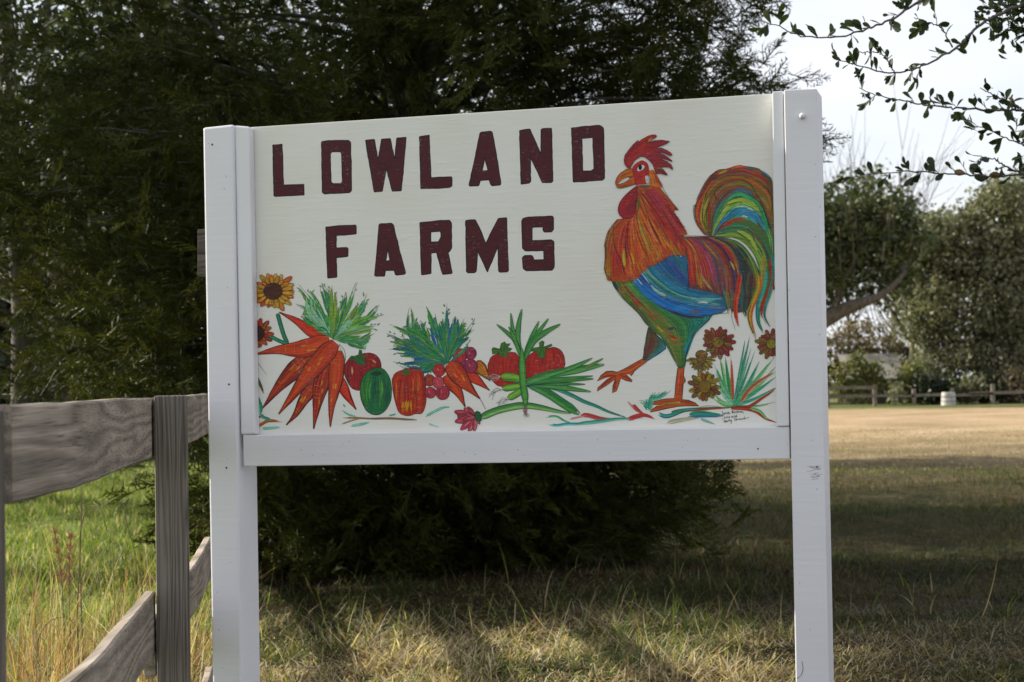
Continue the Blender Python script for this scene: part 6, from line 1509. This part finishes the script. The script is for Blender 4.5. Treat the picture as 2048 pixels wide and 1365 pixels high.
# foreground: matted straw with green tufts
n = 68000
x, y = scatter(n, 7.2, 12.5, 1.3)
k = x > fence_x(y) - .1
litter = np.hypot(x + .8, y - 12.8) < 1.9
k &= ~(litter & (rng.random(n) < .88)); x, y = x[k], y[k]; n = len(x)
gp_ = patch(x, y, 3.2, 1) + .35 * rng.normal(size=n) - np.clip((9.6 - y) * .10, -.2, .4) + np.clip(y - 10, 0, 2) * .25
isg = gp_ > .34
col = np.where(isg[:, None], pick(GREEN, n) * .75, np.where(rng.random((n, 1)) < .78, pick(STRAW, n), pick(BROWN, n)))
col *= (np.interp(y + .5 * patch(x, y, 1.5, 17), [9.0, 10.2], [1, .42]) * np.interp(x + .4 * patch(x, y, 2.5, 18), [1.0, 1.7], [1, .40]))[:, None]  # shade at the back and right put into the blade colour
tuft = np.clip(1 + patch(x, y, 6, 4) * 1.3, .35, 2) * np.interp(y, [9, 11], [1, .75])
L = (.05 + .11 * rng.random(n) ** 2) * tuft * np.interp(x, [1.1, 1.7], [1, .6])
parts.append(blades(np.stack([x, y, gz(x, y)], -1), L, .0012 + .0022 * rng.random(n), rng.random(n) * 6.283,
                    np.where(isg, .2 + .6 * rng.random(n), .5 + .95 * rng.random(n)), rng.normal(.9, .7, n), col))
# taller single stems and arching blades in front
n = 700
x, y = scatter(n, 8.2, 11.5); k = (x > fence_x(y)) & (patch(x, y, 4, 9) > -.1) & ((x < 1.4) | (rng.random(n) < .3)); x, y = x[k], y[k]; n = len(x)
isg = rng.random(n) < .6
col = np.where(isg[:, None], pick(GREEN[1:3], n) * 1.15, pick(np.vstack([STRAW, BROWN]), n))
parts.append(blades(np.stack([x, y, gz(x, y)], -1), (.12 + .24 * rng.random(n) ** 1.8), .0016 + .0022 * rng.random(n), rng.random(n) * 6.283, .05 + .45 * rng.random(n), rng.normal(.8, .6, n), col, 5))
# mown lawn farther back
n = 62000
x, y = scatter(n, 10.5, 24, 1.1)
k = ~((np.hypot(x + .8, y - 12.8) < 1.9) & (rng.random(n) < .8)) & (x > fence_x(y)); x, y = x[k], y[k]; n = len(x)
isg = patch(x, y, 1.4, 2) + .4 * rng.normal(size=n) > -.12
col = np.where(isg[:, None], pick(GREEN, n) * .34, pick(np.vstack([STRAW * .22, BROWN * .5]), n))  # blade colours cut down so the shaded lawn reads darker
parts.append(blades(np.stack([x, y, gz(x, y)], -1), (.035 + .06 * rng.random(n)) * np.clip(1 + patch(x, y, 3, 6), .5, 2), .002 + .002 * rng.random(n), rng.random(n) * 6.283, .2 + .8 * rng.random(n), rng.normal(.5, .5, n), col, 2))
n = 26000
x, y = scatter(n, 23, 46, 1.2); k = x > -2; x, y = x[k], y[k]; n = len(x)
isg = patch(x, y, .6, 3) + .5 * rng.normal(size=n) + (y - 30) * -.03 > .15
col = np.where(isg[:, None], pick(GREEN, n) * .8, pick(STRAW, n) * .75)
parts.append(blades(np.stack([x, y, gz(x, y)], -1), .025 + .035 * rng.random(n), .004 + .004 * rng.random(n), rng.random(n) * 6.283, .3 + .8 * rng.random(n), rng.normal(.5, .5, n), col, 2))
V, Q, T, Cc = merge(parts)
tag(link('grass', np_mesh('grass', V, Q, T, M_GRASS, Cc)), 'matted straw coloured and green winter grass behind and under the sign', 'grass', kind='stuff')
# lawn beyond the board fence
parts = []
n = 44000
y = 7.0 + 22 * rng.random(n) ** 1.4; x = fence_x(y) - .1 - rng.random(n) * (.12 * y + .8)
tuft = np.clip(1 + patch(x, y, 3, 12) * 1.2, .4, 2.2)
isg = rng.random(n) < .88
col = np.where(isg[:, None], pick(GREEN, n) * 1.2, pick(STRAW, n))
parts.append(blades(np.stack([x, y, gz(x, y)], -1), (.05 + .09 * rng.random(n)) * tuft, .0022 + .0025 * rng.random(n), rng.random(n) * 6.283, .1 + .6 * rng.random(n), rng.normal(.6, .5, n), col, 2))
V, Q, T, Cc = merge(parts)
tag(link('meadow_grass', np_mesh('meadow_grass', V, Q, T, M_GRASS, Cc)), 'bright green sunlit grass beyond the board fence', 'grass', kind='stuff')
# rank dry weeds along the fence
parts = []
n = 3800
y = 5.2 + 2.6 * rng.random(n); x = fence_x(y) - .10 - rng.random(n) ** 1.2 * (.10 * y + .2)
col = np.where(rng.random((n, 1)) < .5, pick(BROWN, n) * 1.35, np.where(rng.random((n, 1)) < .75, pick(STRAW, n) * .85, pick(GREEN, n) * 1.0))
parts.append(blades(np.stack([x, y, gz(x, y)], -1), (.18 + .62 * rng.random(n) ** 2.2), .0015 + .003 * rng.random(n), rng.random(n) * 6.283, .03 + .3 * rng.random(n), rng.normal(1.1, 1.3, n), col, 6))
V, Q, T, Cc = merge(parts)
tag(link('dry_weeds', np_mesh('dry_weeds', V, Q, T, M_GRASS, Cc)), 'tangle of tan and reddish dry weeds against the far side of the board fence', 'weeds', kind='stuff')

# single stalks that stand out of the weeds
M_STALK = plain('dry_stalk', (.17, .12, .075), .8, (.10, .07, .045), 20)
M_SEED = plain('rusty_seed_head', (.36, .17, .09), .9, (.25, .11, .06), 60)
M_YEL = plain('yellowing_blade', (.30, .30, .06), .7, (.22, .25, .05), 12)
def stalk(name, label, path, d0, d1, r0, mat, seed_from=None, cat='weed'):
    P3 = np.array([at(x, y, d0 + (d1 - d0) * i / (len(path) - 1)) for i, (x, y) in enumerate(path)])
    g0 = P3[0].copy(); g0[2] = -.02
    base = g0
    root = thing(name, label, cat, tuple(base))
    P = spline(np.vstack([g0 + np.array([.01, .02, 0]), P3]) - base, 22)
    m_ = MB(); m_.tube(P, np.linspace(r0, r0 * .35, 22), 5); m_.build('stem', mat, root, smooth=True)
    if seed_from is not None:
        r = np.random.default_rng(len(label)); out = []
        for _ in range(260):
            u = seed_from + (1 - seed_from) * r.random(); i = int(u * 21); c_ = P[i] + r.normal(size=3) * .008
            dv = np.array([r.normal(0, .5), r.normal(0, .5), 1.0]); dv /= np.linalg.norm(dv)
            s = np.cross(dv, r.normal(size=3)); s /= np.linalg.norm(s)
            Ls = .012 + .015 * r.random(); out.append([c_ - s * .0012, c_ + s * .0012, c_ + dv * Ls + s * .0005, c_ + dv * Ls - s * .0005])
        Vv = np.array(out).reshape(-1, 3)
        link('seed_head', np_mesh('seed_head', Vv, np.arange(len(Vv)).reshape(-1, 4), None, M_SEED), root)
    return root
stalk('weed_stalk', 'rusty plumed weed stalk left of the paler plume', [(128, 1250), (122, 1150), (112, 1080), (106, 1052)], 6.9, 6.9, .003, M_STALK, .72)
stalk('weed_stalk', 'pale pinkish plumed weed stalk beside the tall dark stem', [(140, 1250), (138, 1150), (140, 1090), (143, 1060)], 6.8, 6.8, .003, M_STALK, .72)
stalk('weed_stalk', 'tall dark bare weed stem rising to the top fence board', [(155, 1260), (158, 1150), (162, 1060), (163, 1020), (162, 975)], 6.5, 6.5, .0045, M_STALK)
stalk('weed_stalk', 'arching brown blade curling right from the tall dark stem', [(160, 1120), (164, 1050), (175, 1015), (190, 1008), (205, 1030), (214, 1062)], 6.4, 6.3, .0035, M_STALK)
stalk('weed_stalk', 'yellow bent blade hanging in the gap below the top board', [(225, 1100), (218, 1050), (205, 1020), (192, 1005), (186, 1004)], 6.4, 6.4, .005, M_YEL)
stalk('weed_stalk', 'pale curled blade looping low at the left of the fence gap', [(100, 1365), (78, 1330), (74, 1290), (90, 1252), (118, 1235), (140, 1240), (160, 1265)], 6.6, 6.4, .0028, M_BATTEN)
stalk('weed_stalk', 'thin leaning stem close to the middle fence post', [(285, 1190), (270, 1110), (255, 1050), (243, 1000)], 6.6, 6.5, .003, M_STALK)
